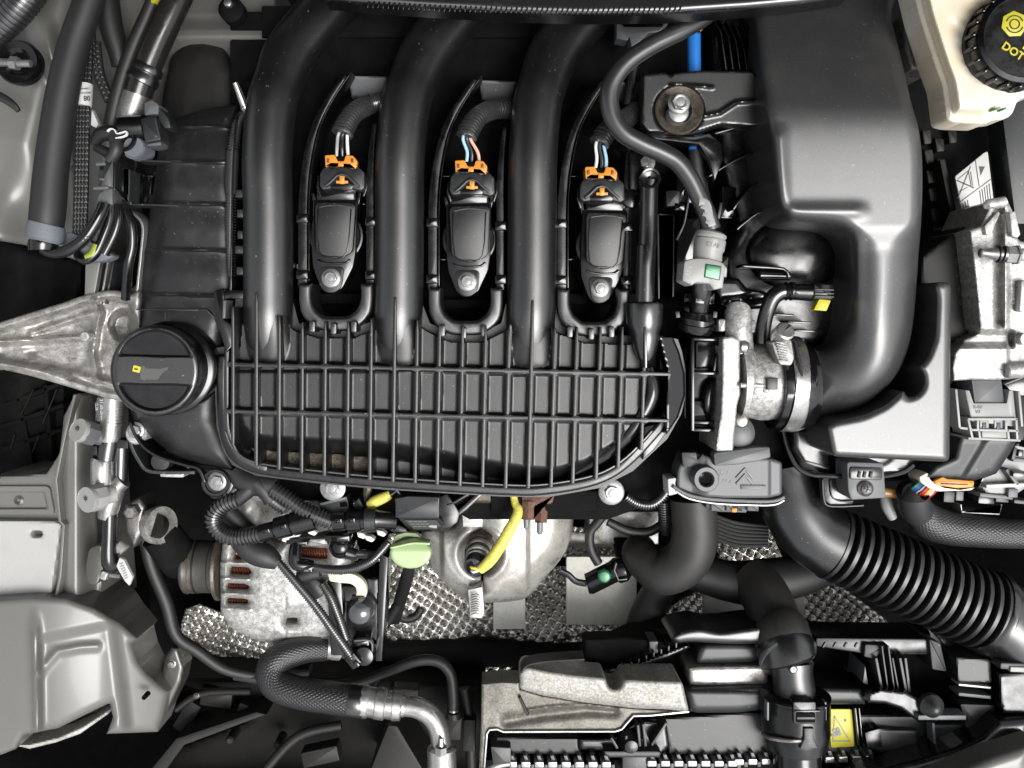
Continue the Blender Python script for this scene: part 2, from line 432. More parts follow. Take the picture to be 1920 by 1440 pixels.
# ---- raised bonnet: stands open over the bay, its dark underside shades and mirrors in the rear half
bn = thing('bonnet', 'open bonnet raised above the rear of the engine bay', 'bonnet', CX, -520, -20)
def bz(a, b, u): return (u, a, b)
L0, L1 = (.52, -.02), (.12, .92)
m = M(); vs = []
for i, (yy, zz) in enumerate((L0, L1)):
    for u in (-.72, .72): vs += [(u, yy, zz), (u, yy+.03, zz+.012)]
m.add(vs, [[0, 2, 6, 4], [1, 5, 7, 3], [0, 4, 5, 1], [2, 3, 7, 6], [4, 6, 7, 5], [0, 1, 3, 2]]); m.obj('bonnet_skin', mat('bonnet lining', (.02,.02,.02), .8, spec=.2), bn)
for u in (-.45, 0, .45):
    m = M(); a = Vector((u, .50, .02)); b = Vector((u*.8, .125, .88)); q = Vector((0, -.022, -.008)); s_ = Vector((.03, 0, 0))
    m.add([a-s_, a+s_, a+s_+q, a-s_+q, b-s_, b+s_, b+s_+q, b-s_+q], [[0, 1, 5, 4], [1, 2, 6, 5], [2, 3, 7, 6], [3, 0, 4, 7], [4, 5, 6, 7], [3, 2, 1, 0]]); m.obj('stiffener', 'paintd', bn)

# ---- undertray (dark plastic and steel below the engine, with openings to the floor)
t = thing('undertray', 'dusty dark undertray and subframe beneath the engine', 'undertray', 960, 720, -640)
m = M(); 
m.relief([(-300, -300), (2250, -300), (2250, 1800), (-300, 1800)], lambda x, y, d: -640+0*x, -680, step=30); m.obj('tray', 'void', t)
m = M()
for x, y, ww, hh, z in ((560, 1330, 900, 14, -560), (700, 1262, 640, 10, -560), (240, 1160, 12, 320, -520), (1060, 1290, 300, 40, -540)): m.box(x, y, ww, hh, -640, z, 0, 4)
m.obj('cross_beam', 'brown', t)
m = M()
m.relief([(300, 1270), (520, 1268), (910, 1280), (900, 1460), (280, 1460), (330, 1400), (460, 1350), (460, 1320)], lambda x, y, d: -380+edge(d, 30)*1.0-.3*(y-1300)+8*np.sin(x*.02), -640, step=8); m.obj('splash_panel', 'brown', t)
M().prism([(268, 1460), (330, 1385), (480, 1335), (500, 1340), (345, 1398), (300, 1460)], -420, -300, 4).obj('panel_rib', 'dark', t)
M().prism([(690, 1455), (728, 1360), (745, 1362), (800, 1455)], -420, -250, 3).obj('panel_rib', 'dark', t)

for P_, r_ in (([(330, 1330, -340), (380, 1300, -340), (470, 1296, -340)], 7), ([(500, 1440, -300), (560, 1380, -310), (640, 1360, -320)], 9), ([(870, 1290, -330), (880, 1350, -330), (884, 1440, -330)], 10)): M().tube([(*p, r_) for p in P_], n=12).obj('small_pipe', 'dark', t)
for x, y, ww, hh, z, r_ in ((405, 1310, 60, 34, -360, 8), (350, 1345, 30, 60, -380, 30), (600, 1420, 70, 30, -300, -12), (880, 1380, 24, 60, -300, 2), (760, 1300, 50, 16, -340, 4), (560, 1262, 40, 14, -330, 0), (455, 1330, 20, 20, -345, 20)): M().box(x, y, ww, hh, z-40, z, r_, 4, 4).obj('moulding', 'dark', t)
for x, y in ((520, 1400), (640, 1330), (700, 1300), (430, 1390)): M().lathe(x, y, [(9, -380), (8, -330), (5, -326)], n=16).obj('fixing_boss', 'dark', t)

# ---- dimpled heat shields
t = thing('heat_shield', 'dimpled aluminium heat shield under the front of the engine', 'heat shield', 700, 1150, -520)
def dimple(z0, rot, p=13., a=7.):
    c, s = math.cos(R(rot)), math.sin(R(rot))
    def f(x, y, d):
        u = (x*c+y*s)/p*math.pi; v = (-x*s+y*c)/p*math.pi
        return z0+a*(1-np.cos(2*u))*(1-np.cos(2*v))*.5+8*np.sin(x*.035+1)*np.sin(y*.04)+2.2*np.sin(x*.07+y*.05)+edge(d, 10)*.5
    return f
for i, (poly, z, rt) in enumerate((
    ([(340, 1165), (348, 1140), (375, 1132), (420, 1150), (520, 1190), (640, 1210), (660, 1268), (420, 1272), (352, 1262), (338, 1210)], -520, 20),
    ([(640, 1150), (730, 1000), (800, 1000), (930, 1110), (925, 1178), (980, 1180), (985, 1120), (1040, 1060), (1062, 1062), (1062, 1168), (1190, 1172), (1195, 1200), (1060, 1205), (980, 1270), (600, 1266)], -520, 32),
    ([(1060, 985), (1120, 990), (1200, 985), (1200, 1045), (1055, 1046)], -540, 10),
    ([(1340, 985), (1440, 985), (1475, 1062), (1400, 1060), (1345, 1046)], -500, 28),
    ([(1235, 1215), (1250, 1140), (1300, 1110), (1318, 1112), (1320, 1178), (1240, 1200)], -510, 40),
    ([(1500, 1095), (1560, 1085), (1660, 1160), (1690, 1200), (1600, 1202), (1502, 1180)], -500, 38))):
    M().relief(poly, dimple(z, rt, 15.5 if i != 2 else 12, 4.2), None, step=1.9).obj('shield_panel', 'foil', t)
M().relief([(640, 1208), (900, 1196), (1120, 1212), (1060, 1244), (980, 1252), (700, 1248)], lambda x, y, d: -490+edge(d, 20), -520, step=6).obj('cross_member', 'brown', t)
M().relief([(1060, 998), (1200, 998), (1200, 1026), (1060, 1026)], lambda x, y, d: -520+edge(d, 8), -540, step=6).obj('shield_panel', 'pressed', t)

M_['pale'] = mat('pale lit floor', (.95,.94,.86), .6, grain=.06, gs=300, var=(.8,.79,.7), vs=25)
for P_ in (rc(rect(1128, 1108, 132, 128), 3), rc(rect(1374, 1140, 108, 100), 6), rect(955, 1150, 60, 60), rect(1492, 1128, 34, 66)): M().prism(P_, -440, -420, 2).obj('lit_floor_patch', 'pale', t)  # pale plates stand in for the lit ground, its brightness put into the colour

# ---- engine block : the dark mass under everything
t = thing('engine_block', 'dark engine block and cylinder head below the black intake manifold', 'engine block', 850, 500, -420)
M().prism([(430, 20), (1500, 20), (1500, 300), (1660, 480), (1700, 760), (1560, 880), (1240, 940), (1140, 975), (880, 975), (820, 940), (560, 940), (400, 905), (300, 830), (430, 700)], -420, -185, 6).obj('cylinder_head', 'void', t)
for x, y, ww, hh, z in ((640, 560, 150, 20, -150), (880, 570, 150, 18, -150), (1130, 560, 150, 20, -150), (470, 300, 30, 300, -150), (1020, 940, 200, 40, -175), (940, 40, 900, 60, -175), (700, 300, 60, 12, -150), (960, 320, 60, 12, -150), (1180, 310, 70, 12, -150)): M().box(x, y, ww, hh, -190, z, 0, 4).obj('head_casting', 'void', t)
M().relief([(430, 895), (560, 905), (640, 960), (640, 1000), (560, 960), (470, 1010), (430, 980)], lambda x, y, d: -200+edge(d, 12)+6*np.sin(x*.08)*np.sin(y*.05), -420).obj('pump_casting', 'aluold', t)
M().prism(rect(1170, 990, 130, 62), -420, -300, 4).obj('sump_plate', 'aluold', t)
m = M()
for x, y, z in ((640, 950, -190), (560, 985, -200)): m.box(x, y, 50, 24, z-10, z, 10, 3)
m.obj('head_boss', 'alu', t)

# ================================================================ body, left
o = M().relief([(-20, -40), (300, -40), (268, 60), (232, 180), (205, 300), (196, 420), (180, 470), (150, 490), (60, 462), (-20, 448)],
   lambda x, y, d: -190+60*sstep(150, 40, x+.25*y-60)+18*sstep(30, 0, pline([(60, 0), (115, 150), (150, 470)], x, y))-20*sstep(80, 0, pline([(0, 330), (80, 470)], x, y))+edge(d, 14), -400, step=5).obj('inner_fender', 'paint')
tag(o, 'champagne grey inner fender panel at the upper left corner', 'body panel')
o = M().relief([(300, -30), (520, -30), (500, 250), (350, 262), (260, 240), (300, 60)],
   lambda x, y, d: -230+50*np.exp(-((y-66)/26)**2)-40*sstep(90, 140, y)+edge(d, 10), -420, step=4).obj('bulkhead', 'paint')
tag(o, 'grey painted firewall panel with a bright fold behind the first runner', 'body panel')
t = thing('sound_absorber', 'matt black domed insulation between firewall and valve cover', 'insulation', 390, 160, -200)
M().relief([(305, 180), (320, 110), (350, 72), (385, 64), (420, 90), (440, 130), (448, 240), (300, 250)], lambda x, y, d: -190+.6*edge(d, 46), -230).obj('pad', 'dark', t)
M().rod([(441, 155, -60, 5.5), (458, 198, -75, 8), (459, 200, -75, 10), (470, 214, -80, 10)]).obj('stud', 'alus', t)
o = M().relief([(-20, 445), (60, 465), (160, 492), (150, 560), (120, 760), (126, 870), (95, 890), (-20, 885)], lambda x, y, d: -420+15*np.sin(x*.05)+edge(d, 20), -560, step=8).obj('wheel_arch_liner', 'void')
tag(o, 'black ribbed wheel arch liner below the aluminium engine mount', 'liner')
for x0, y0, x1, y1 in ((8, 760, 120, 716), (2, 800, 118, 760), (4, 842, 116, 806), (30, 730, 60, 880), (84, 722, 96, 880)): M().prism(band([(x0, y0), (x1, y1)], 9), -440, -404, 3).obj('rib', 'void', o)
for a, b in (((38, 780), (62, 730)), ((80, 794), (106, 730)), ((20, 842), (27, 816)), ((60, 848), (73, 816))): M().prism(band([a, b], 1.4), -402, -396, .3).obj('glint_edge', 'dark', o)
# longitudinal rail with plate
t = thing('body_rail', 'champagne grey chassis rail with white plate on the left', 'body rail', 90, 1000, -240)
M().relief([(120, 780), (140, 740), (176, 740), (176, 900), (184, 1000), (196, 1145), (100, 1145), (60, 1130), (-20, 1130), (-20, 895), (88, 888), (112, 850)], lambda x, y, d: -190+10*sstep(112, 128, x)-60*sstep(140, 186, x)+edge(d, 6)*.8, -420, step=4).obj('rail_web', 'paint', t)
for P in ([(104, 1122), (112, 1080), (119, 985), (112, 978), (104, 900), (122, 810), (140, 740)],): M().prism(band(P, 5), -185, -160, 1.2).obj('rail_lip', 'paint', t)
M().relief(rc([(-20, 912), (92, 912), (102, 964), (-20, 964)], 8), lambda x, y, d: -182-14*sstep(8, 16, d), -190, step=3).obj('bracket_plate', 'paint', t)
M().relief([(-20, 976), (104, 978), (114, 984), (96, 1118), (-20, 1124)], lambda x, y, d: -168+edge(d, 3), -190, step=4, holes=[rc(rect(69, 1001, 24, 13), 6)]).obj('cover_plate', 'white', t)
M().prism([(-20, 1121), (85, 1116), (85, 1121), (-20, 1127)], -190, -150, 1).obj('plate_flange', 'zinc', t)
M().lathe(37, 938, [(9, -198), (9, -188), (5, -184), (3, -192)]).obj('screw', 'steel', t)
# front left panel
t = thing('front_apron', 'curved champagne grey front apron in the lower left corner', 'body panel', 120, 1260, -200)
P = [(-20, 1124), (60, 1118), (124, 1120), (176, 1138), (225, 1166), (259, 1196), (249, 1206), (259, 1238), (276, 1262), (296, 1280), (318, 1296), (306, 1346), (296, 1372), (200, 1376), (212, 1345), (206, 1318), (150, 1345), (110, 1365), (45, 1378), (30, 1404), (-20, 1424)]
def hz(x, y, d):
    z = -120-.0016*np.maximum(x-30, 0)**2*.8-.0009*(y-1250)**2*.5+edge(d, 14)*.9
    z = z+26*np.exp(-((x-68-.02*(y-1250))/9)**2)*sstep(1130, 1220, y)*.7
    z = z-12*sstep(1180, 1206, y+.2*(x-100))*sstep(240, 180, x)*sstep(50, 85, x)
    z = z+6*np.exp(-(pline([(75, 1262), (92, 1240), (108, 1222), (150, 1214), (182, 1212)], x, y)/8)**2)
    z = z-18*sstep(205, 240, x-.12*(y-1250))
    return z
M().relief(P, hz, -330, step=3).obj('panel', 'paint', t)
for a in ((204, 1302), (272, 1306)): M().lathe(a[0], a[1], [(5, -200), (4.5, -178), (2, -178), (2, -184)], n=12).obj('hole_rim', 'void', t)
M().relief([(30, 1398), (60, 1394), (110, 1382), (155, 1362), (205, 1330), (204, 1338), (150, 1376), (105, 1392), (55, 1404)], lambda x, y, d: -190+edge(d, 4), -260, step=3).obj('lower_flange', 'pressed', t)
t = thing('stay_bracket', 'small grey stay bracket beside the front apron', 'bracket', 325, 1240, -300)
M().relief([(300, 1275), (310, 1230), (322, 1212), (334, 1214), (346, 1250), (340, 1280), (312, 1340), (296, 1366), (290, 1340), (300, 1300)], lambda x, y, d: -270+edge(d, 10), -330, step=3).obj('plate', 'paintd', t)
M().bolt(320, 1247, -270, 6).obj('bolt', 'steel', t)
M().bolt(367, 1306, -330, 4).obj('bolt', 'paintd', t)

# ================================================================ bumper, lower right, and the seal across the top
o = M().relief([(1730, 1470), (1800, 1440), (1860, 1414), (1940, 1388), (1940, 1470)], lambda x, y, d: 10+edge(d, 30)*.9, -200, step=5).obj('bumper_skin', 'paint'); tag(o, 'light grey bumper edge in the lower right corner', 'bumper')
t = thing('cowl_seal', 'dark grey rubber seal across the top edge under the windscreen', 'seal', 1050, 0, 120)
M().relief([(600, -60), (1640, -60), (1590, -4), (1500, 10), (1400, 19), (1250, 29), (1100, 31), (950, 27), (800, 18), (700, 11), (610, 3)], lambda x, y, d: 120+edge(d, 16), 60, step=4).obj('seal_lip', 'greyp', t).data.materials[0] = M_['rubber']
m = M()
for i in range(62):
    x = 690+i*9.6; y = -2+22*(1-((x-1080)/560)**2)-4; m.box(x, y+3, 3.2, 12, 112, 121.5, 14, 1)
m.obj('seal_rib', 'rubber', t)
# body sides carrying on past the picture's edges
o = M().prism([(-480, -200), (-90, -200), (-90, 1700), (-480, 1700)], -300, -215, 8).obj('left_wing', 'paint'); struct(o, 'painted inner wing carrying on to the left')
o = M().prism([(2010, -200), (2400, -200), (2400, 1700), (2010, 1700)], -300, -215, 8).obj('right_wing', 'paint'); struct(o, 'painted inner wing carrying on to the right')
o = M().prism([(-90, 1530), (2010, 1530), (2010, 1800), (-90, 1800)], -400, -270, 8).obj('front_panel', 'paintd'); struct(o, 'dark front panel carrying on below the radiator')
# ================================================================ intake manifold
mf = thing('intake_manifold', 'black ribbed plastic intake manifold with three curved runners', 'intake manifold', 850, 760, -90)
rim_out = [(405, 652), (440, 646), (440, 640), (470, 600), (1230, 628), (1271, 636), (1279, 660), (1285, 692), (1286, 740), (1278, 775), (1251, 823), (1187, 883), (1124, 915), (1028, 932), (940, 931), (720, 918), (592, 906), (480, 892), (436, 872), (418, 845), (406, 800), (403, 730)]
A_in = [(440, 600), (440, 760), (452, 800), (470, 820), (515, 824), (600, 828), (700, 833), (740, 838), (820, 850), (900, 867), (980, 880), (1040, 884), (1100, 868), (1160, 832), (1190, 802), (1215, 762), (1224, 700), (1224, 600)]
rx = {0: [(628, 0), (585, 50), (545, 100), (524, 150), (509, 200), (501, 300), (503, 400), (503, 540), (503, 700)],
      1: [(885, 0), (838, 50), (800, 100), (776, 150), (760, 200), (750, 300), (749, 400), (748, 540), (746, 700)],
      2: [(1130, 0), (1078, 50), (1040, 100), (1020, 150), (1007, 200), (999, 300), (998, 400), (997, 540), (995, 700)]}
xs = [436, 480, 523, 566, 609, 652, 695, 739, 781, 823, 866, 909, 953, 996, 1039, 1080, 1124, 1165, 1208]
def plen(x, y, d):
    da, _, _ = sdf(A_in, x, y)
    z = -16-54*sstep(10, -26, da)
    dr = np.full(x.shape, 99.)
    for q_ in xs: dr = np.minimum(dr, np.abs(x-(q_-(y-690)*.035*((q_-436)/800))))
    for (a_, b_), (c_, d_) in (((426, 683), (1258, 702)), ((424, 771), (1254, 789))): dr = np.minimum(dr, np.abs(y-b_-(d_-b_)*(x-a_)/(c_-a_)))
    z = z+5*(1-sstep(3.5, 10, dr))*(y > 600)
    z = z-12*sstep(700, 690, y)                      # upper row is deeper between the runners
    for k in rx:
        cx = rx[k][-2][0]-(y-600)*.01; hw = 46+45*sstep(580, 712, y)
        q = np.clip(1-((x-cx)/hw)**2, 0, 1)
        t_ = sstep(596, 712, y); z = np.maximum(z, np.where(y < 716, -66+(60-20*t_)*q**(.5+.55*t_), -99))
    z = np.where(d < 16, -58, z)
    return z
outline = [(437, 600), (1240, 624)]+rim_out[5:]
M().relief([(405, 652), (434, 648), (442, 560), (548, 560), (560, 606), (600, 618), (660, 618), (698, 602), (704, 570), (792, 570), (806, 606), (850, 626), (900, 626), (940, 606), (948, 570), (1042, 570), (1052, 610), (1100, 628), (1200, 630)]+rim_out[4:], plen, -110, step=2.0).obj('plenum', 'plenum', mf)
rimc = [tuple(p) for p in cr([(1250, 640), (1259, 665), (1262, 700), (1262, 745), (1254, 775), (1232, 808), (1175, 868), (1118, 901), (1026, 919), (940, 920), (720, 906), (594, 894), (486, 880), (446, 862), (428, 838), (418, 800), (414, 730), (416, 665)], 5)]
M().prism(band(rimc, 19), -112, -34, 6, seg=4).obj('rim', 'gloss', mf).data.materials[0] = M_['plasticd']
M().prism(band([(x, y-(11 if y > 780 else 0), 4) for x, y in rimc if y > 812], 4), -90, -28, 1.2).obj('rim_lip', 'plastic', mf)
for k in rx:
    P = []
    for x, y in rx[k]:
        z = -48 if y > 250 else (-48-110*((250-y)/250)**1.4)
        P.append((x, y, z, 46 if y > 120 else 49))
    P[-1] = (P[-1][0], 600, -50, 46); P += [(P[-1][0], 650, -66, 44), (P[-1][0], 690, -100, 40)]; P.insert(0, (P[0][0]+60, -50, -205, 50))
    M().tube(P, n=36, sub=8).obj('runner', 'plastic', mf)
def ribx(x, y): return x-(y-690)*.035*((x-436)/800)
xs = [436, 480, 523, 566, 609, 652, 695, 739, 781, 823, 866, 909, 953, 996, 1039, 1080, 1124, 1165, 1208]
tops = [575, 548, 592, 604, 603, 603, 597, 557, 600, 609, 610, 612, 617, 563, 615, 613, 613, 613, 640]
inner = [(432, 640), (432, 800), (441, 850), (482, 878), (592, 893), (720, 905), (940, 918), (1028, 918), (1122, 902), (1181, 871), (1244, 813), (1262, 760)]
def ybot(x):
    for (a, b), (c, d) in zip(inner[1:-1], inner[2:]):
        if a <= x <= c: return b+(d-b)*(x-a)/(c-a)
    return 800
for x, yt in zip(xs, tops):
    yb = ybot(x)-2 if x > 440 else 836; ym = 690
    ontop = yt < 600
    pts = [(ribx(x, yt), yt, 4), (ribx(x, yt+20), yt+20, 6), (x, ym, 7), (ribx(x, yb-30), yb-30, 7), (ribx(x, yb), yb, 7)]
    M().prism(band(pts, 5), -80, 1 if not ontop else 5, 2).obj('rib', 'plenum', mf)
for (a, b), (c, d) in (((426, 683), (1258, 702)), ((424, 771), (1254, 789))):
    n = len(xs)
    pts = [(a, b, 11), (a+8, b, 6)]
    for x in xs:
        y = b+(d-b)*(x-a)/(c-a)
        pts += [(x-9, y, 7.4), (x-4, y, 12), (x+4, y, 12), (x+9, y, 7.4)]
    pts += [(c, d, 6)]
    M().prism(band([p for p in pts if p[0] >= a], 6), -80, 1.6, 2).obj('cross_rib', 'plenum', mf)
# outer flange wall on the left, shiny cap at the right end, raised pads
M().prism(band([(425, 650), (424, 700), (424, 780), (428, 812), (440, 845), (462, 866), (500, 880)], 9, 3), -90, -30, 2).obj('flange_wall', 'plastic', mf)
M().relief([(1237, 632), (1262, 632), (1274, 660), (1284, 700), (1285, 740), (1272, 782), (1250, 815), (1250, 760), (1253, 700)], lambda x, y, d: -12-.5*(x-1250)+edge(d, 3), -90, step=3).obj('end_cap', 'gloss', mf)
M().prism([(1208, 800), (1250, 792), (1252, 808), (1225, 845), (1205, 862)], -60, -42, 2).obj('end_pad', 'gloss', mf)
for c in ((931, 740), (975, 742)):
    m = M(); m.relief(rc(rect(c[0], c[1], 39, 74), 8), lambda x, y, d: -14-14*sstep(0, 9, d), -30, step=1.6); m.obj('cell_tray', 'gloss', mf)
M().lathe(1012, 868, [(13, -70), (12, -40), (8, -30), (2, -27)], n=20).obj('nub', 'gloss', mf)
M().tube([(1216, 690, -18, 10), (1222, 740, -16, 14), (1190, 800, -22, 13), (1140, 850, -34, 11), (1080, 888, -48, 7)], n=12, flat=.8).obj('moulded_channel', 'gloss', mf)
M().relief([(470, 838), (515, 846), (640, 852), (700, 858), (700, 884), (592, 884), (490, 872)], lambda x, y, d: -62+1.2*np.sin(x*.23+y*.1)*np.sin(y*.31)+edge(d, 3)*.6, -75, step=2.5).obj('settled_grit', mat('sandy grit', (.16,.13,.08), .7, grain=.6, gs=900, var=(.03,.028,.025), vs=220, bump=.6, bs=500), mf)
# saddle straps around the three coil wells
for i, cx in enumerate((629, 873, 1113)):
    dy = (0, 8, 10)[i]; hw = 62 if i < 2 else 60
    P = [(cx-hw, 535+dy), (cx-hw, 566+dy), (cx-hw+7, 590+dy), (cx-hw+22, 604+dy), (cx-26, 610+dy), (cx, 611+dy), (cx+26, 610+dy), (cx+hw-22, 604+dy), (cx+hw-7, 590+dy), (cx+hw, 566+dy), (cx+hw, 535+dy)]
    M().prism(band([(x+(4 if x < cx-20 else -4 if x > cx+20 else 0), y-4, 28 if abs(x-cx) < hw-4 else 24) for x, y in P], 22, 3), -120, -24, 8, seg=4).obj('saddle', 'plastic', mf)
    for x, y in ((cx-40, 622+dy), (cx, 626+dy), (cx+38, 622+dy)): M().prism(rc(rect(x-4, y-10, 11, 22), 5), -80, -2, 2).obj('gusset', 'plastic', mf)
    # rails along the runners
    L = [(cx-hw, 536+dy, 17), (cx-hw, 400+dy, 17), (cx-hw+2, 350+dy, 16), (cx-hw+8, 300+dy, 15), (cx-hw+22, 240+dy, 13), (cx-hw+46, 190+dy, 11), (cx-hw+80, 140+dy, 8)]
    M().prism(band(L, 15, 4), -140, -58, 2).obj('rail', 'plasticd', mf)
    L = [(x+12, y-6, 2.0) for x, y, _ in L]
    M().prism(band(L, 2, 4), -140, -64, .6).obj('rail_edge', 'gloss', mf)
    Rr = [(cx+hw+3, 536+dy, 15), (cx+hw+3, 420+dy, 15), (cx+hw+3, 340+dy, 14), (cx+hw+6, 280+dy, 11), (cx+hw+12, 230+dy, 8)]
    M().prism(band(Rr, 13, 4), -140, -62, 2).obj('rail', 'plasticd', mf)
    for x, y in ((cx-hw-1, 409+dy), (cx-hw-1, 515+dy), (cx+hw+4, 415+dy), (cx+hw+4, 516+dy)):
        M().box(x, y, 22, 17, -120, -44, 0, 2.5, 3).obj('boss', 'gloss', mf)
    M().relief([(cx+24, 142+dy), (cx+97, 144+dy), (cx+88, 184+dy), (cx+30, 182+dy)], lambda x, y, d: -105-.5*(y-142)+edge(d, 3), -150, step=3).obj('shield_plate', 'plastic', mf).data.materials[0] = M_['greyp'] if i < 1 else M_['plug']
    m = M()
    for q in range(4): m.box(cx+[-38, 44, 50, -46][q], 330+q*52, 22, 3, -170, -120, 0, .6)
    m.obj('inner_web', 'gloss', mf)
# left-hand latch column of the manifold
M().prism([(401, 545), (418, 541), (420, 556), (420, 600), (440, 612), (436, 648), (424, 660), (410, 620), (402, 600)], -80, -20, 2).obj('side_latch', 'gloss', mf)
M().box(440, 552, 36, 16, -80, -40, 0, 2).obj('side_latch', 'plasticd', mf)
M().box(420, 580, 6, 34, -60, -12, 3, 2).obj('latch_pin', 'zinc', mf).data.materials[0] = M_['greyp']
for y, w_ in ((363, 18), (400, 12), (468, 20), (508, 14), (440, 10)): M().box(450, y, w_, 15, -100, -48, 0, 2).obj('side_tab', 'plug', mf)
M().prism(band([(444, 215), (437, 300), (434, 420), (432, 545)], 4, 4), -110, -42, 1).obj('edge_strip', 'gloss', mf)

# ================================================================ ignition coils
ct = thing('ignition_coil', 'black ignition coil in the left well, beside the first runner', 'ignition coil', 629, 440, -150, 'ignition coils between the intake runners')
M().cyl(630, 442, 51, -150, -72, 3).obj('drum', 'plasticd', ct)
M().lathe(630, 442, [(46, -80), (46, -66), (44, -64), (40, -64)], n=40).obj('seal_ring', 'gloss', ct)
M().prism(rc([(586, 374), (671, 374), (667, 470), (662, 500), (642, 540), (628, 550), (612, 550), (600, 538), (586, 500), (584, 470)], 6), -120, -56, 3).obj('body', 'gloss', ct)
lp = rc([(590, 379), (667, 380), (661, 474), (628, 487), (592, 474)], 12, 6); M().prism(lp, -60, -46, 2.5).obj('lid', 'lidm', ct)
M().prism(band([(598, 388), (628, 384), (659, 388)], 3, 6), -50, -43.6, 1).obj('lid_ridge', 'plug', ct)
M().prism(band([(596, 392), (598, 472), (626, 481), (650, 473), (658, 392)], 2.2, 3), -50, -44, .8).obj('lid_ridge', 'gloss', ct)
M().prism(band([(594, 487), (602, 492), (625, 494), (648, 492), (656, 486)], 4, 3), -60, -48, 1).obj('lid_ridge', 'gloss', ct)
M().prism(rc([(598, 500), (645, 500), (640, 540), (626, 549), (614, 549), (604, 540)], 10), -60, -50, 2).obj('mounting_ear', 'lidm', ct)
M().bolt(619, 521, -50, 12, 1.5, 9, 10).obj('bolt', 'zinc', ct)
M().box(630, 364, 74, 28, -110, -60, 2, 4, 4).obj('socket', 'gloss', ct)
for s in (-1, 1): M().box(630+s*42, 372, 6, 22, -110, -66, s*12, 1).obj('socket_lug', 'plasticd', ct)
lab = ['black ignition coil in the middle well, between the first and second gaps', 'black ignition coil in the right well, beside the hose with grey connector']
lab[0] = 'black ignition coil in the middle well, under the blue and pink wires'
for i, (dx, dy) in enumerate(((252, 7), (505, 19))):
    dl = W(629+dx, 440+dy, -56)-W(629, 440, -56); c = copy_tree(ct, dl); c['label'] = lab[i]; c.rotation_euler = (0, 0, R((1.6, -1.3)[i]))
# connectors with their wires and conduits
def connector(x, y, label, wires, cond):
    t = thing('coil_connector', label, 'wiring connector', x, y, -60, 'connectors plugged into the ignition coils')
    X = lambda a: a-641+x
    Y = lambda b: b-330+y
    M().prism(rc([(X(600), Y(322)), (X(608), Y(312)), (X(626), Y(316)), (X(641), Y(308)), (X(660), Y(318)), (X(672), Y(312)), (X(683), Y(322)), (X(684), Y(352)), (X(676), Y(358)), (X(655), Y(352)), (X(641), Y(344)), (X(624), Y(354)), (X(604), Y(356)), (X(598), Y(348))], 4), -90, -40, 4).obj('housing', 'plug', t)
    M().prism(rc([(X(612), Y(293)), (X(668), Y(291)), (X(677), Y(322)), (X(608), Y(324))], 8), -90, -52, 3).obj('rear_boot', 'plasticd', t)
    m = M()
    m.prism(rc([(X(609), Y(291)), (X(627), Y(290)), (X(633), Y(302)), (X(645), Y(302)), (X(648), Y(291)), (X(662), Y(292)), (X(670), Y(302)), (X(667), Y(318)), (X(655), Y(308)), (X(647), Y(314)), (X(630), Y(313)), (X(622), Y(306)), (X(610), Y(313))], 2.5), -80, -40, 1.5); m.obj('locking_clip', 'orange', t)
    for q in (615, 660): M().box(X(q), Y(301), 5, 8, -50, -39, 0, .5).obj('clip_window', 'rust', t)
    M().box(X(639), Y(308), 10, 8, -50, -38, 0, 1).obj('clip_bridge', 'rust', t).data.materials[0] = M_['orange']
    M().prism([(X(618), Y(346)), (X(630), Y(333)), (X(652), Y(333)), (X(663), Y(346)), (X(660), Y(354)), (X(620), Y(354))], -60, -37, 1.5).obj('latch_base', 'gloss', t)
    M().prism(band([(X(609), Y(349)), (X(618), Y(342)), (X(631), Y(329)), (X(641), Y(326)), (X(651), Y(329)), (X(664), Y(342)), (X(673), Y(349))], 5), -60, -31, 1.5).obj('latch_bridge', 'plug', t)
    m = M(); m.box(X(641), Y(337), 9, 15, -50, -32, 0, 1, 1); m.box(X(641), Y(341), 22, 5, -50, -32.5, 0, 1); m.obj('latch_key', 'orange', t)
    for s in (-1, 1): M().prism(band([(X(641)+s*44, Y(330)), (X(641)+s*46, Y(350)), (X(641)+s*40, Y(368))], 4), -90, -60, 1).obj('side_rail', 'plasticd', t)
    for k, (wm, x0, x1) in enumerate(wires):
        ex, ey, ez = cond[0][:3]
        M().tube([(X(x1), Y(296), -58, 3.2), (X((x0+x1)/2), Y(275), -52, 3.2), (ex+(x0-641), ey+4, ez+2, 3.0), (ex+(x0-641)*.6+4, ey-12, ez-3, 3)], n=10).obj('wire', wm, t)
    ex, ey, ez, er = cond[0]
    M().tube([(cond[0][0], cond[0][1], cond[0][2], er)]+cond[1:], n=28, corr=(6.2, 4.0, .42), caps=False, sub=10).obj('conduit', 'conduitc', t)
    # open mouth: rolled lip and dark throat
    a = W(*cond[0][:3]); 
    d0 = np.array(cond[1][:3])-np.array(cond[0][:3]); d0 = d0/np.linalg.norm(d0); c0 = np.array(cond[0][:3])
    q = lambda s_, r_: (*(c0+d0*s_), r_)
    M().rod([q(-1, er-4.5), q(-2, er-3), q(-2, er-.5), q(0, er), q(3, er), q(3, er-5), q(12, er-6)], 28).obj('conduit_mouth', 'conduitc', t)
connector(641, 330, 'orange clipped coil connector in the left well with grey and white wires', (('gwire', 633, 631), ('bwire', 641, 642), ('wwire', 650, 653)), [(642, 250, -36, 21), (648, 235, -40, 20), (664, 212, -52, 19), (690, 197, -76, 19), (715, 191, -84, 19), (740, 190, -100, 19)])
connector(885, 340, 'orange clipped coil connector in the middle well with blue and pink wires', (('lblue', 634, 630), ('bwire', 641, 640), ('pink', 648, 655)), [(875, 256, -36, 20), (882, 240, -40, 20), (898, 218, -52, 19), (922, 206, -76, 19), (946, 204, -90, 19), (968, 206, -104, 19)])
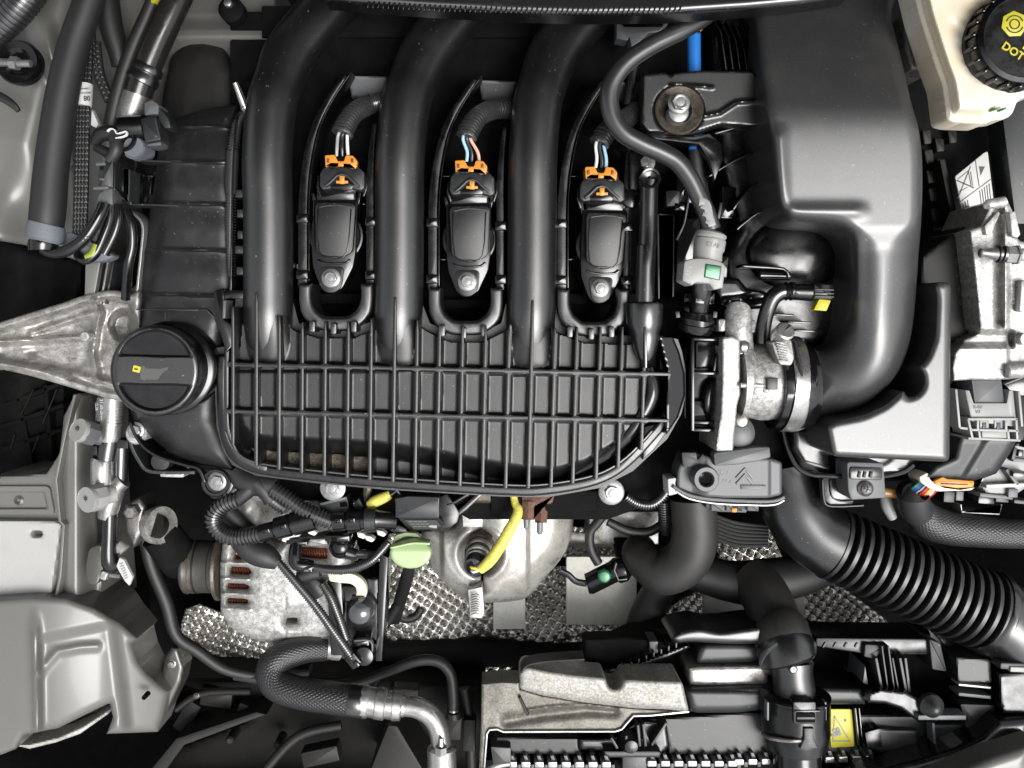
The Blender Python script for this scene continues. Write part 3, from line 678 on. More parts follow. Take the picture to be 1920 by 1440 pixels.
connector(1129, 352, 'orange clipped coil connector in the right well, its conduit passing under the hose', (('wwire', 634, 628), ('bwire', 641, 640), ('lblue', 649, 648)), [(1124, 268, -40, 20), (1135, 250, -44, 20), (1156, 234, -56, 19), (1178, 220, -76, 19), (1195, 206, -90, 19)])
# tan clips glimpsed by the first runner
t = thing('tan_clip', 'small tan plastic clip between the first runner and the left coil', 'clip', 570, 498, -120)
M().prism(rc([(556, 494), (572, 500), (582, 491), (588, 494), (580, 508), (566, 510), (556, 504)], 3), -130, -100, 2).obj('tab', 'cream', t)
M().prism(rect(545, 497, 16, 8, 5), -130, -104, 1).obj('tab', 'brass', t)

# ================================================================ valve cover (left)
vc = thing('valve_cover', 'matt charcoal ribbed valve cover left of the manifold', 'valve cover', 350, 500, -160)
rl = [(240, -12), (307, 0), (386, 6), (472, 4), (557, 2)]
def vh(x, y, d):
    z = -58-.55*14*np.log1p(np.exp((325-x)/14))+edge(d, 38)*1.0-.20*np.maximum(300-y, 0)
    for yy, q in rl:
        yl = yy+.03*(x-360)
        z = z-5*(sstep(yl-3, yl, y)-sstep(yl, yl+50, y))+3.2*np.exp(-((y-yl+4)/2.4)**2)
    z = z-40*sstep(770, 880, y)
    z = z-2.5*np.exp(-((x-312)/2)**2)*(y > 585)*(y < 612)
    return z
P = [(300, 262), (312, 238), (332, 222), (380, 205), (446, 196), (446, 560), (430, 600), (415, 660), (410, 790), (435, 850), (440, 885), (400, 880), (360, 868), (320, 852), (285, 820), (252, 790), (242, 760), (240, 700), (246, 620), (254, 560), (252, 552), (262, 548), (264, 476), (262, 468), (272, 464), (282, 390), (284, 376), (294, 310), (294, 300)]
M().relief(P, vh, -190, step=2.6).obj('cover', 'valve', vc)
m = M(); m.prism([(388, 580), (372, 580), (372, 582.5), (386, 582.5), (404, 600), (406, 598)], -70, -52, .5); m.prism([(255, 579), (372, 580), (372, 582.5), (255, 581.5)], -75, -56, .5)
m.obj('seam_line', 'valve', vc)
M().prism(band([(243, 792), (252, 815), (270, 840), (300, 858), (345, 872), (372, 880), (383, 905)], 5, 4), -170, -96, 1.2).obj('gasket_lip', 'gloss', vc)
M().prism(band([(240, 808), (246, 838), (262, 868), (275, 882), (300, 886), (365, 886)], 7, 3), -180, -120, 2).obj('lower_rail', 'plug', vc)
M().prism(rect(322, 889, 44, 12, 2, 3), -190, -130, 2).obj('pad', 'alu', vc)
M().lathe(300, 866, [(20, -180), (19, -130), (17, -126), (8, -125)]).obj('plug', 'valve', vc)
for x, y in ((280, 846), (340, 868)): M().tube([(x-26, y-26, -140, 6), (x+6, y, -130, 6), (x+20, y+16, -140, 6)], n=8).obj('web', 'gloss', vc)
# lower right ear with its bolt
M().prism(rc([(360, 868), (430, 878), (442, 884), (440, 905), (432, 924), (415, 938), (396, 936), (384, 918), (374, 890)], 8), -170, -112, 3).obj('ear', 'gloss', vc)
M().lathe(405, 905, [(27, -112), (27, -106), (25, -104), (20, -104), (19, -108)], n=36).obj('ear_rim', 'plasticd', vc)
M().bolt(405, 904, -107, 12, 1.5, 8, 12).obj('bolt', 'zinc', vc)
M().lathe(254, 814, [(20, -170), (20, -118), (17, -114)], n=30).obj('ear', 'alu', vc)
M().bolt(251, 808, -114, 11, 1.45, 10, 18).obj('bolt', 'zinc', vc)
# dark frame beside the cover: clip frame
M().prism(band([(250, 300), (320, 303), (420, 308)], 3.4), -110, -66, .8).obj('frame_edge', 'plug', vc)
M().prism(band([(236, 383), (300, 384), (415, 389)], 3.4), -110, -66, .8).obj('frame_edge', 'plug', vc)
M().prism([(250, 300), (257, 302), (246, 384), (237, 384)], -110, -64, 1).obj('frame_edge', 'plasticd', vc)
M().prism([(255, 304), (296, 306), (282, 384), (246, 383)], -170, -140, 1).obj('frame_floor', 'gloss', vc)
M().box(276, 330, 22, 3, -142, -120, 0, .6).obj('frame_web', 'plasticd', vc); M().box(282, 348, 3, 34, -142, -122, 4, .6).obj('frame_web', 'plasticd', vc)

# ================================================================ oil filler cap
oc = thing('oil_filler_cap', 'round black oil filler cap with a faded oil can symbol', 'filler cap', 322, 692, -40)
M().lathe(318, 690, [(88, -62), (88, -30), (86, -24), (80, -20)], n=64, zm=-30).obj('skirt', 'gloss', oc)
def cap(x, y, d):
    u, v = x-291, y-694; r = np.hypot(u, v*.965)
    z = 44+edge(d, 12)*1.0
    up = v < -24+u*.02; dn = v > 24+u*.02
    e = np.where(up, -24+u*.02-v, np.where(dn, v-24-u*.02, 0))
    rr = 84-r
    dep = sstep(0, 7, e)*sstep(8, 20, rr)
    return z-dep*(15+.1*np.abs(e))
M().relief(circ(291, 695, 84, 72, 86), cap, 20, step=1.7).obj('cap', 'capp', oc)
M().lathe(290, 695, [(84, -26), (85, 0), (84, 28), (80, 32)], n=64, zm=30).obj('grip', 'plasticd', oc)
m = M(); zz = 44.5
m.prism(rc([(262, 692), (266, 686), (272, 687), (274, 691), (288, 691), (300, 692), (316, 688), (313, 694), (304, 700), (296, 712), (264, 712)], 2), 43, zz, 0); m.obj('oil_can_symbol', mat('faded grey print', (.075,.075,.07), .5), oc)
M().prism(rc(rect(256, 692, 14, 12, 14), 2), 43, 44.8, 0).obj('paint_dot', 'yellowp', oc)
M().prism(rc(rect(255, 692, 7, 3, 10), 1), 43, 45.2, 0).obj('dot_centre', 'brass', oc)

# ================================================================ aluminium engine mount on the left
em = thing('engine_mount_bracket', 'cast aluminium engine mount arm on the left behind the oil cap', 'engine mount', 130, 640, -160)
P = [(-20, 612), (0, 604), (67, 583), (110, 570), (150, 556), (190, 546), (215, 544), (247, 550), (262, 548), (262, 620), (255, 700), (262, 756), (240, 755), (205, 748), (167, 737), (130, 726), (100, 717), (50, 703), (0, 692), (-20, 690)]
def eh(x, y, d):
    z = -96-26*sstep(9, 24, d)+edge(d, 9)+8*sstep(0, 30, np.hypot(x-125, (y-640)*1.5)-60)
    for Q, wd, hh in (([(-20, 641), (60, 638), (157, 632)], 6, 20), ([(176, 566), (188, 585), (180, 620), (174, 660), (182, 712)], 7, 26), ([(-20, 678), (80, 692), (180, 712), (240, 730)], 9, 22), ([(60, 625), (120, 604), (186, 584)], 6, 12)):
        z = z+hh*np.exp(-(pline(Q, x, y)/wd)**2)*.8
    z = z-34*sstep(0, 18, 26-np.hypot((x-232)/1.0, (y-610)/1.1)+6)
    z = z+12*np.exp(-(np.hypot(x-232, y-655)/16)**2)
    z = z+.5*np.sin(x*.11+np.sin(y*.21)*2)*np.sin(y*.17)
    return z
P = [tuple(p) for p in cr(P, 3, closed=True)]
M().relief(P, eh, -260, step=1.7).obj('arm', 'aluold', em)
M().lathe(158, 631, [(10, -100), (9.5, -80), (8, -77), (2, -76)], n=20).obj('ejector_boss', 'alu', em)
M().relief([(240, 548), (262, 528), (272, 470), (268, 420), (262, 410), (270, 405), (282, 440), (280, 520), (262, 556)], lambda x, y, d: -150+edge(d, 5), -260, step=3).obj('tail', 'alu', em)

# ================================================================ engine fixing bolts along the manifold
for x, y, z, r, lb in ((622, 917, -105, 15, 'zinc flange bolt below the manifold, above the grey connectors'), (1148, 925, -105, 15, 'zinc flange bolt below the right end of the manifold'), (1211, 303, -60, 12, 'zinc flange bolt at the top of the crankcase breather pipe')):
    t = thing('flange_bolt', lb, 'bolt', x, y, z, 'flange bolts fixing the manifold')
    M().bolt(x, y, z, r*.92, 1.75, 9, 14).obj('head', 'zinc', t)
    M().lathe(x, y, [(r*1.5, -190), (r*1.5, z-6), (r*1.2, z)], n=24).obj('boss', 'plasticd', t)
# ================================================================ airbox and intake duct
ab = thing('airbox', 'large charcoal plastic airbox with elbow leading to the throttle body', 'airbox', 1580, 350, -150)
P = [(1398, -40), (1412, 30), (1424, 130), (1440, 240), (1452, 340), (1462, 385), (1476, 408), (1500, 418), (1560, 424), (1582, 434), (1591, 460), (1594, 520), (1592, 570), (1582, 610), (1562, 640), (1535, 654), (1506, 658), (1506, 790), (1560, 782), (1608, 768), (1650, 738), (1682, 700), (1702, 655), (1714, 590), (1722, 480), (1728, 400), (1729, 300), (1722, 240), (1708, 190), (1690, 110), (1672, 40), (1655, -40)]
P = [tuple(p) for p in cr(P, 4, closed=True)]
axis = [(1655, 380), (1655, 500), (1650, 580), (1625, 655), (1580, 695), (1500, 725)]
def ah(x, y, d):
    elbow = sstep(400, 480, y)
    rad = 24+42*elbow
    z = 62-.62*18*np.log1p(np.exp((200-y)/18))-.05*np.maximum(y-205, 0)
    z = z+edge(d, rad)
    z = z-8*sstep(420, 470, y)
    z = z-60*sstep(1680, 1510, x)*sstep(560, 680, y)
    z = z+7*np.exp(-((x-1460-.03*(y-200))/14)**2)*sstep(225, 260, y)*sstep(410, 380, y)
    z = z+6*np.exp(-((y-396)/13)**2)*sstep(1470, 1485, x)*sstep(1640, 1600, x)
    z = z+6*np.exp(-((x-1607)/12)**2)*sstep(430, 460, y)*sstep(640, 560, y)
    return z
M().relief(P, ah, -170, step=3).obj('cover', 'airbox', ab)
# lower tray with the rectangular pale-lit ledge
P = rc([(1751, 528), (1783, 530), (1780, 866), (1560, 856), (1549, 800), (1562, 790), (1619, 779), (1660, 760), (1694, 730), (1700, 745), (1720, 740), (1733, 722), (1730, 700), (1722, 690), (1740, 668), (1753, 633), (1756, 560)], 12)
M().relief(P, lambda x, y, d: 24+edge(d, 13), -170, step=2.6).obj('ledge', 'airbox', ab)
M().relief([(1480, 800), (1560, 780), (1640, 745), (1690, 690), (1720, 620), (1740, 520), (1800, 540), (1795, 880), (1700, 902), (1560, 900), (1500, 880), (1478, 840)], lambda x, y, d: -110+edge(d, 20), -190, step=5).obj('lower_tray', 'gloss', ab)
M().tube([(1466, 800, -60, 4), (1480, 850, -60, 4.5), (1505, 884, -60, 5), (1560, 892, -60, 5), (1640, 894, -62, 5), (1690, 886, -64, 5), (1712, 872, -66, 5)], n=10).obj('tray_bead', 'gloss', ab)
M().prism(band([(1520, 794), (1580, 782), (1622, 764), (1650, 745)], 5, 3), -110, -60, 1.5).obj('tray_rib', 'plug', ab)
M().prism(rc([(1542, 888), (1600, 896), (1600, 950), (1560, 950), (1545, 938)], 6), -180, -90, 2).obj('tray_foot', 'gloss', ab)
M().prism(band([(1543, 900), (1546, 940), (1562, 950), (1620, 948)], 3, 3), -100, -84, .8).obj('foot_edge', 'plug', ab)
M().prism(band([(1558, 900), (1560, 930), (1575, 940), (1600, 940)], 2.4, 3), -100, -84, .8).obj('foot_edge', 'plug', ab)
M().prism(rc([(1588, 866), (1657, 868), (1662, 934), (1596, 938), (1590, 920)], 6), -90, -30, 3).obj('screw_tab', 'greyp', ab)
M().box(1624, 888, 62, 24, -60, -27, 2, 2, 6).obj('tab_recess', 'gloss', ab)
for x in (1612, 1622, 1634): M().box(x, 890, 5, 12, -40, -23, 10, 1, 1).obj('recess_web', 'plug', ab)
M().lathe(1627, 918, [(15, -34), (15, -26), (12, -22), (10, -24), (10, -21), (7, -18), (2, -17)]).obj('screw', 'zinc', ab).data.materials[0] = M_['steel']
for r_ in (20, 110): M().box(1627, 918, 11, 3, -22, -15.5, r_, .3).obj('screw_cross', 'ink', ab)
# dark inner side of the airbox with ribs
sd_ = thing('air_cleaner', 'glossy black ribbed airbox base between the manifold and airbox cover', 'airbox base', 1450, 400, -180)
M().relief([(1320, -20), (1440, -20), (1480, 420), (1600, 440), (1600, 640), (1530, 660), (1400, 655), (1360, 560), (1350, 480), (1380, 430), (1340, 300), (1335, 180)], lambda x, y, d: -120+edge(d, 30)+14*np.exp(-(np.hypot((x-1480)/90, (y-520)/60))**2), -190, step=5).obj('wall', 'plasticd', sd_)
M().relief(circ(1490, 478, 92, 40, 70), lambda x, y, d: -84+.5*edge(d, 70), -120, step=4).obj('dome', 'plasticd', sd_)
for i, (a, b, c_) in enumerate((((1345, 140), (1375, 136), (1410, 136)), ((1352, 205), (1385, 192), (1430, 190)), ((1340, 250), (1390, 238), (1436, 238)), ((1330, 330), (1380, 300), (1446, 274)), ((1375, 392), (1410, 350), (1452, 328)), ((1382, 430), (1420, 400), (1462, 388)))):
    m = M(); m.prism(band([a, b, c_, (c_[0]+30, c_[1]-4)], 3.4, 4), -125, -64, 1); m.obj('rib', 'gloss', sd_)
for i in range(6): M().prism(band([(1335+i*14, 30+i*4), (1352+i*14, 60+i*8), (1362+i*13, 130)], 2.5), -125, -90, .8).obj('rib', 'plasticd', sd_)
M().relief([(1340, 520), (1385, 522), (1400, 540), (1440, 550), (1470, 562), (1440, 578), (1380, 582), (1352, 575), (1342, 550)], lambda x, y, d: -84+edge(d, 10)-10*np.exp(-(pline([(1360, 566), (1430, 556)], x, y)/6)**2), -150, step=3).obj('scoop', 'gloss', sd_)
M().prism(band([(1392, 498), (1420, 500), (1470, 504), (1480, 520)], 6, 3), -100, -56, 2).obj('rib', 'gloss', sd_)
M().rod([(1424, 516, -70, 10), (1480, 518, -70, 8)]).obj('pin', 'gloss', sd_)
for x, y, ww in ((1468, 590, 40), (1500, 604, 44), (1510, 620, 38), (1490, 636, 36)): M().box(x, y, ww, 4, -120, -70, 3, 1).obj('step_rib', 'plug', sd_).data.materials[0] = M_['gloss']
# frames between the pipe and the dark wall
fr = thing('harness_tray', 'black plastic harness tray beside the breather pipe', 'tray', 1260, 480, -150)
for a in ([(1238, 402), (1256, 402), (1260, 555), (1238, 560)],): M().prism(a, -150, -82, 2).obj('slot', 'gloss', fr)
M().prism(band([(1234, 402), (1236, 560), (1262, 556), (1262, 404), (1236, 402)], 4), -120, -66, 1).obj('slot_rim', 'plug', fr)
for x, y, ww, hh, z in ((1290, 470, 40, 120, -110), (1286, 350, 34, 60, -105), (1330, 455, 22, 90, -100), (1350, 500, 30, 40, -96), (1330, 560, 20, 22, -90), (1275, 388, 20, 14, -88), (1296, 330, 30, 10, -84), (1366, 380, 26, 60, -110), (1300, 560, 34, 18, -90)):
    M().box(x, y, ww, hh, -150, z, 4, 2, 2).obj('block', 'gloss', fr)
M().prism(band([(1296, 330), (1290, 380), (1282, 420), (1268, 450)], 5, 4), -120, -84, 1).obj('tray_rib', 'plasticd', fr)
M().box(1262, 372, 26, 30, -130, -90, 0, 3, 3).obj('block', 'plug', fr)
M().box(1350, 395, 5, 30, -120, -80, 10, 1).obj('block', 'plug', fr)
# mounting tab with bolt
tb = thing('airbox_bracket', 'black mounting tab of the airbox holding a bolt in a rusty ring', 'bracket', 1290, 195, -60)
P = rc([(1206, 139), (1250, 136), (1258, 144), (1262, 137), (1320, 132), (1412, 134), (1426, 150), (1434, 190), (1440, 238), (1352, 232), (1318, 243), (1290, 250), (1215, 247), (1204, 232)], 5)
M().relief(P, lambda x, y, d: -26+edge(d, 4)-12*sstep(50, 44, np.hypot(x-1273, (y-207)))+5*np.exp(-(pline([(1258, 160), (1310, 161), (1335, 164)], x, y)/3)**2)+6*np.exp(-(pline([(1320, 218), (1350, 212), (1380, 192), (1428, 188)], x, y)/3.5)**2), -80, step=2.2).obj('tab', 'plastic', tb)
M().prism([(1216, 252), (1300, 256), (1330, 250), (1352, 268), (1356, 300), (1340, 340), (1330, 300), (1310, 270), (1230, 262)], -110, -60, 2).obj('under_plate', 'gloss', tb)
M().lathe(1273, 207, [(46, -42), (46, -30), (43, -27), (30, -34), (26, -36)], n=48).obj('ring', 'brass', tb); M().cyl(1273, 207, 25, -40, -35.4, 0).obj('ring_hole', 'void', tb)
M().lathe(1273, 210, [(20, -40), (20, -10), (18, -6), (12, -4)], n=30).obj('bushing', 'zinc', tb)
M().bolt(1276, 190, -2, 16, 1.3, 10, 6).obj('bolt', 'zinc', tb)
# blue tube
t = thing('blue_tube', 'blue tube with a copper coloured clip passing behind the airbox tab', 'tube', 1302, 160, -110)
M().tube([(1300, 40, -100, 12), (1301, 70, -96, 12.5), (1302, 160, -96, 12.5), (1303, 284, -100, 12.5)], n=18).obj('tube', 'blue', t)
M().tube([(1303, 282, -99, 13.5), (1306, 320, -99, 15), (1318, 380, -100, 15), (1320, 410, -100, 14)], n=16).obj('dark_sleeve', 'rubberm', t)
M().prism(band([(1306, 56), (1300, 50), (1312, 34), (1326, 30), (1322, 48), (1312, 58)], 3.2), -90, -70, .8).obj('clip', 'copper', t)
M().box(1312, 44, 12, 9, -90, -74, 40, 1).obj('clip_block', 'rust', t)

# ================================================================ S shaped hose and its connector
h = thing('vacuum_hose', 'thick black rubber hose bending in an S to the grey connector', 'hose', 1165, 200, -40)
M().tube([(1340, 14, 10, 16), (1318, 34, 22, 16.5), (1277, 58, 38, 17), (1217, 88, 48, 17), (1170, 122, 52, 17.5), (1144, 165, 52, 18), (1146, 212, 50, 18), (1168, 248, 48, 18), (1200, 268, 46, 18), (1236, 284, 44, 18), (1268, 302, 42, 18), (1292, 332, 40, 17.5), (1309, 366, 38, 17), (1324, 398, 36, 17.5), (1334, 430, 34, 18)], n=28).obj('hose', 'hosegrey', h)
m = M()
m = M().prism(band([(1311, 378), (1325, 382), (1330, 404), (1336, 424)], 15, 3), 40, 54.5, 1.5); m.obj('print_patch', 'greypl', h)
for i, (x, y) in enumerate(((1318, 388), (1322, 402), (1327, 416))): M().box(x, y, 8, 7, 48, 55.3, 20, .2).obj('print_mark', 'inkg', h)
t = thing('quick_connector', 'light grey quick connector with a green window at the end of the hose', 'hose connector', 1320, 500, -40)
M().rod([(1335, 434, 34, 22), (1334, 438, 34, 28), (1333, 443, 34, 29), (1332.5, 447, 34, 26.5), (1332, 450, 34, 29), (1329, 466, 34, 29), (1327, 473, 34, 27), (1326, 490, 34, 27)], 32).obj('collar', 'greypl', t)
M().prism(rc([(1291, 486), (1304, 484), (1330, 484), (1352, 490), (1361, 498), (1356, 540), (1338, 544), (1330, 532), (1304, 530), (1298, 536), (1279, 526), (1283, 490)], 4), 10, 66, 4).obj('body', 'greypl', t)
M().prism(rc([(1323, 494), (1353, 499), (1350, 526), (1320, 520)], 2), 50, 67.5, 1).obj('window_frame', 'ink', t)
M().prism(rc([(1325, 496), (1351, 501), (1348, 524), (1322, 518)], 2), 50, 68.5, 1).obj('window', 'lgreen', t)
M().prism(rc([(1325, 496), (1351, 501), (1349, 511), (1324, 506)], 2), 50, 69, .6).obj('window_shade', 'dgreen', t)
text('STAE', 1338, 460, 62.5, 12, -10, 'inkg', t, name='moulded_lettering'); text('1 29\n1HL\n7FE', 1290, 508, 66.6, 7, -8, 'paper', t)
M().rod([(1318, 526, 20, 16), (1316, 536, 14, 18), (1315, 552, 0, 18), (1312, 570, -16, 17), (1309, 590, -30, 18)], 28).obj('stem', 'rubber', t)
M().box(1313, 560, 16, 18, -20, 12, 6, 1.5).obj('stem_key', 'plastic', t); M().box(1313, 560, 8, 9, -10, 14.5, 6, 1).obj('stem_key', 'plug', t)
M().rod([(1309, 582, -30, 26), (1308, 588, -32, 30), (1306, 596, -34, 36), (1306, 598, -34, 36), (1306, 600, -36, 32), (1305, 604, -36, 38), (1305, 607, -38, 38), (1305, 609, -38, 33), (1304, 613, -40, 34), (1302, 622, -42, 30)], 40).obj('ribbed_collar', 'gloss', t)
for s in (-1, 1): M().box(1306+s*35, 590, 8, 12, -50, -14, s*8, 1.5).obj('collar_tab', 'plug', t)

# ================================================================ breather pipe
bp = thing('breather_pipe', 'upright black breather pipe with a flared rubber boot at its foot', 'pipe', 1213, 500, -60)
M().lathe(1219, 334, [(20, -50), (20, 10), (18, 14), (14, 13), (13, 6), (5, 4), (3, 8), (1, 8)], n=32).obj('elbow_cap', 'gloss', bp)
M().tube([(1219, 338, -8, 17), (1217, 352, -8, 17), (1216, 400, -8, 16.5), (1214, 460, -8, 16.5), (1212, 462, -8, 17.5), (1211, 500, -8, 17.5), (1209, 575, -8, 18)], n=24, smooth=False).obj('pipe', 'rubber', bp)
M().box(1195, 320, 30, 74, -90, -50, 0, 3, 8).obj('flange', 'plasticd', bp); M().cyl(1185, 372, 18, -90, -46, 3).obj('flange_boss', 'gloss', bp)
M().rod([(1208, 566, -8, 22), (1208, 569, -8, 34), (1208, 573, -8, 35), (1208, 590, -8, 34.5), (1208, 606, -8, 34), (1209, 620, -8, 30), (1209.5, 626, -8, 27), (1210, 634, -8, 26), (1210, 655, -8, 21), (1210, 668, -8, 17), (1210, 676, -8, 12)], 40).obj('boot', 'rubber', bp)
M().prism([(1207, 612), (1211, 612), (1213, 640), (1213, 690), (1209, 690), (1207, 640)], -20, 24, 1).obj('boot_fin', 'rubber', bp)
M().tube([(1175, 262, -70, 24), (1162, 276, -66, 24)], n=24, smooth=False).obj('stub', 'rubber', bp)
t = thing('small_conduit', 'thin black corrugated conduit behind the S shaped hose', 'conduit', 1185, 150, -90)
M().tube([(1198, 60, -100, 9), (1192, 100, -100, 9), (1186, 140, -98, 9), (1180, 178, -96, 9), (1176, 200, -96, 9)], corr=(4.6, 1.8), n=18).obj('conduit', 'conduit', t)
t = thing('rear_bracket', 'grey folded bracket below the windscreen seal between third runner and hose', 'bracket', 1200, 50, -120)
M().prism([(1156, 34), (1170, 50), (1240, 50), (1250, 34), (1252, 46), (1236, 60), (1216, 62), (1200, 78), (1184, 88), (1180, 70), (1176, 76), (1156, 72)], -130, -90, 2).obj('plate', 'greyp', t)

# ================================================================ throttle body
tb = thing('throttle_body', 'cast aluminium throttle body with black flange and band clamp', 'throttle body', 1390, 710, -120)
M().prism(rc([(1284, 650), (1300, 632), (1355, 632), (1352, 810), (1296, 808), (1282, 780)], 5), -150, -80, 3).obj('adaptor', 'gloss', tb)
for P, z in (([(1299, 633), (1299, 808)], -30), ([(1299, 635), (1354, 637)], -32), ([(1298, 699), (1353, 700)], -32), ([(1350, 634), (1352, 660)], -32), ([(1345, 664), (1340, 696)], -36), ([(1300, 806), (1350, 807)], -32), ([(1351, 700), (1348, 806)], -34), ([(1300, 792), (1348, 793)], -44)): M().prism(band(P, 6), -120, z, 1.5).obj('adaptor_rib', 'gloss', tb)
M().prism(rc([(1305, 640), (1345, 640), (1346, 662), (1330, 690), (1305, 692)], 5), -120, -62, 3).obj('adaptor_pocket', 'gloss', tb)
M().tube([(1340, 712, -60, 6), (1330, 730, -50, 9), (1326, 760, -50, 9), (1328, 780, -60, 6)], n=12).obj('adaptor_web', 'plasticd', tb)
M().prism(rc([(1300, 752), (1330, 752), (1335, 780), (1300, 780)], 3), -100, -56, 3).obj('adaptor_pocket', 'plug', tb)
M().relief(rc([(1354, 634), (1372, 630), (1387, 636), (1388, 740), (1382, 760), (1374, 845), (1343, 846), (1342, 836), (1352, 770), (1354, 700)], 3), lambda x, y, d: -4+edge(d, 4), -150, step=2).obj('flange_plate', 'alu', tb)
M().rod([(1384, 582, -40, 23), (1384, 584, -38, 25), (1385, 620, -36, 25), (1387, 660, -40, 26)], 32).obj('shaft_tower', 'alu', tb)
for x, y in ((1354, 610), (1410, 612)): M().box(x, y, 14, 24, -70, -30, 0, 4, 4).obj('tower_lug', 'alu', tb)
M().rod([(1380, 712, -66, 76), (1392, 712, -66, 76), (1398, 713, -66, 68), (1430, 716, -66, 72), (1446, 718, -66, 70), (1460, 719, -66, 66)], 56).obj('barrel', 'alu', tb)
M().rod([(1388, 650, -14, 12), (1398, 650, -14, 12), (1403, 650, -14, 8)], 20).obj('screw_boss', 'alus', tb)
M().rod([(1388, 722, 6, 5), (1440, 723, 2, 5)], 12).obj('casting_rib', 'alu', tb)
M().box(1438, 722, 14, 30, -30, 8, 0, 4, 4).obj('casting_lug', 'alu', tb)
M().lathe(1392, 790, [(16, -60), (14, -14), (10, -8), (4, -6)], n=28).obj('knob', 'alus', tb)
m = M().lathe(1390, 816, [(34, -80), (34, -70), (28, -66), (28, -56), (24, -54), (24, -44), (18, -40)], n=36); m.obj('spring_housing', 'greyp', tb)
M().rod([(1448, 718, -70, 84), (1452, 718, -70, 86), (1500, 724, -70, 84), (1508, 724, -70, 78), (1516, 724, -70, 76)], 56).obj('cuff', 'gloss', tb)
M().box(1449, 720, 20, 22, -20, 18, 0, 2).obj('cuff_key', 'plug', tb)
M().rod([(1463, 718, -70, 88), (1464, 718, -70, 90), (1488, 720, -70, 90), (1489, 720, -70, 88)], 64).obj('band_clamp', 'alus', tb)
M().rod([(1490, 640, 10, 4), (1500, 690, 18, 4), (1504, 712, 18, 4)], 10).obj('cuff_rib', 'plasticd', tb)
M().prism(rc([(1446, 640), (1484, 636), (1490, 672), (1484, 686), (1462, 684), (1452, 660)], 5), -10, 26, 3).obj('worm_housing', 'steel', tb)
for i in range(8): M().box(1464+i*1.2, 643+i*4.8, 19, 2.6, 22, 32, 14, 1, 1).obj('worm_tooth', 'zinc', tb)
M().rod([(1458, 636, 10, 15), (1462, 630, 18, 17), (1469, 624, 30, 18), (1473, 620, 38, 18), (1474, 619, 40, 15)], 28).obj('worm_screw', 'alus', tb)
M().box(1473, 620, 30, 3, 36, 41.2, -38, .3).obj('screw_slot', 'ink', tb)
# actuator housing
ac = thing('actuator_housing', 'grey plastic throttle actuator housing with a chevron emblem', 'actuator', 1370, 890, -110)
P = rc([(1340, 862), (1440, 858), (1466, 866), (1466, 928), (1440, 934), (1360, 934), (1300, 930), (1268, 916), (1270, 880), (1282, 852), (1310, 850), (1330, 856)], 7)
M().relief(P, lambda x, y, d: -44+edge(d, 6)-14*sstep(1330, 1296, x)+2*sstep(1440, 1446, x), -120, step=2).obj('case', 'greyp', ac)
M().prism(rc([(1338, 850), (1350, 848), (1420, 838), (1444, 838), (1446, 858), (1420, 866), (1380, 872), (1340, 874)], 4), -60, -28, 4).obj('upper_lid', 'greyp', ac)
M().lathe(1318, 894, [(24, -60), (24, -24), (22, -20), (15, -20), (13, -24), (13, -50)], n=40).obj('ring_boss', 'greyp', ac)
M().lathe(1318, 893, [(12.5, -50), (12.5, -34)], n=28).obj('ring_hole', 'void', ac); M().lathe(1314, 890, [(8, -48), (7, -28), (3, -25)], n=20).obj('pin', 'plug', ac)
M().prism(rc([(1278, 848), (1306, 848), (1308, 862), (1318, 850), (1324, 860), (1320, 880), (1280, 876)], 3), -90, -46, 2).obj('side_bracket', 'plug', ac)
M().prism(band([(1262, 912), (1290, 928), (1330, 936), (1400, 940), (1450, 940), (1472, 932)], 7, 4), -90, -46, 2.5).obj('gasket_flange', 'greyp', ac)
M().prism(band([(1266, 920), (1292, 935), (1340, 944), (1400, 947), (1450, 947), (1471, 938)], 4, 4), -92, -52, 1.5).obj('gasket', 'alus', ac)
M().prism(rc([(1252, 898), (1268, 896), (1266, 908), (1276, 924), (1254, 930)], 3), -110, -54, 1.5).obj('end_tab', 'paper', ac)
M().prism(rc([(1324, 944), (1404, 948), (1400, 962), (1345, 960), (1322, 952)], 3), -120, -64, 2).obj('socket', 'plug', ac)
for x, ww, c_ in ((1344, 22, 'greyp'), (1368, 14, 'greyp'), (1382, 20, 'plug'), (1412, 22, 'greyp')): M().box(x, 951, ww, 15, -100, -58, 2, 2, 1).obj('socket_block', c_, ac)
M().box(1377, 957, 10, 8, -90, -54, 0, 2, 2).obj('orange_key', 'orange', ac)
em_ = mat('embossed grey', (.09,.095,.1), .4)
for q in (0, 11): M().prism(band([(1381, 897+q), (1397, 879+q), (1412, 897+q)], 4.4), -44, -41, .8).obj('chevron_emblem', em_, ac)
text('K Z', 1358, 884, -43.4, 15, -160, em_ if False else 'inkg', ac, name='moulded_mark'); text('V W', 1364, 902, -43.4, 10, 170, 'inkg', ac, name='moulded_mark')
M().prism(rect(1413, 914, 46, 8, 1), -44, -40.6, .4).obj('name_plate', 'greyp', ac)

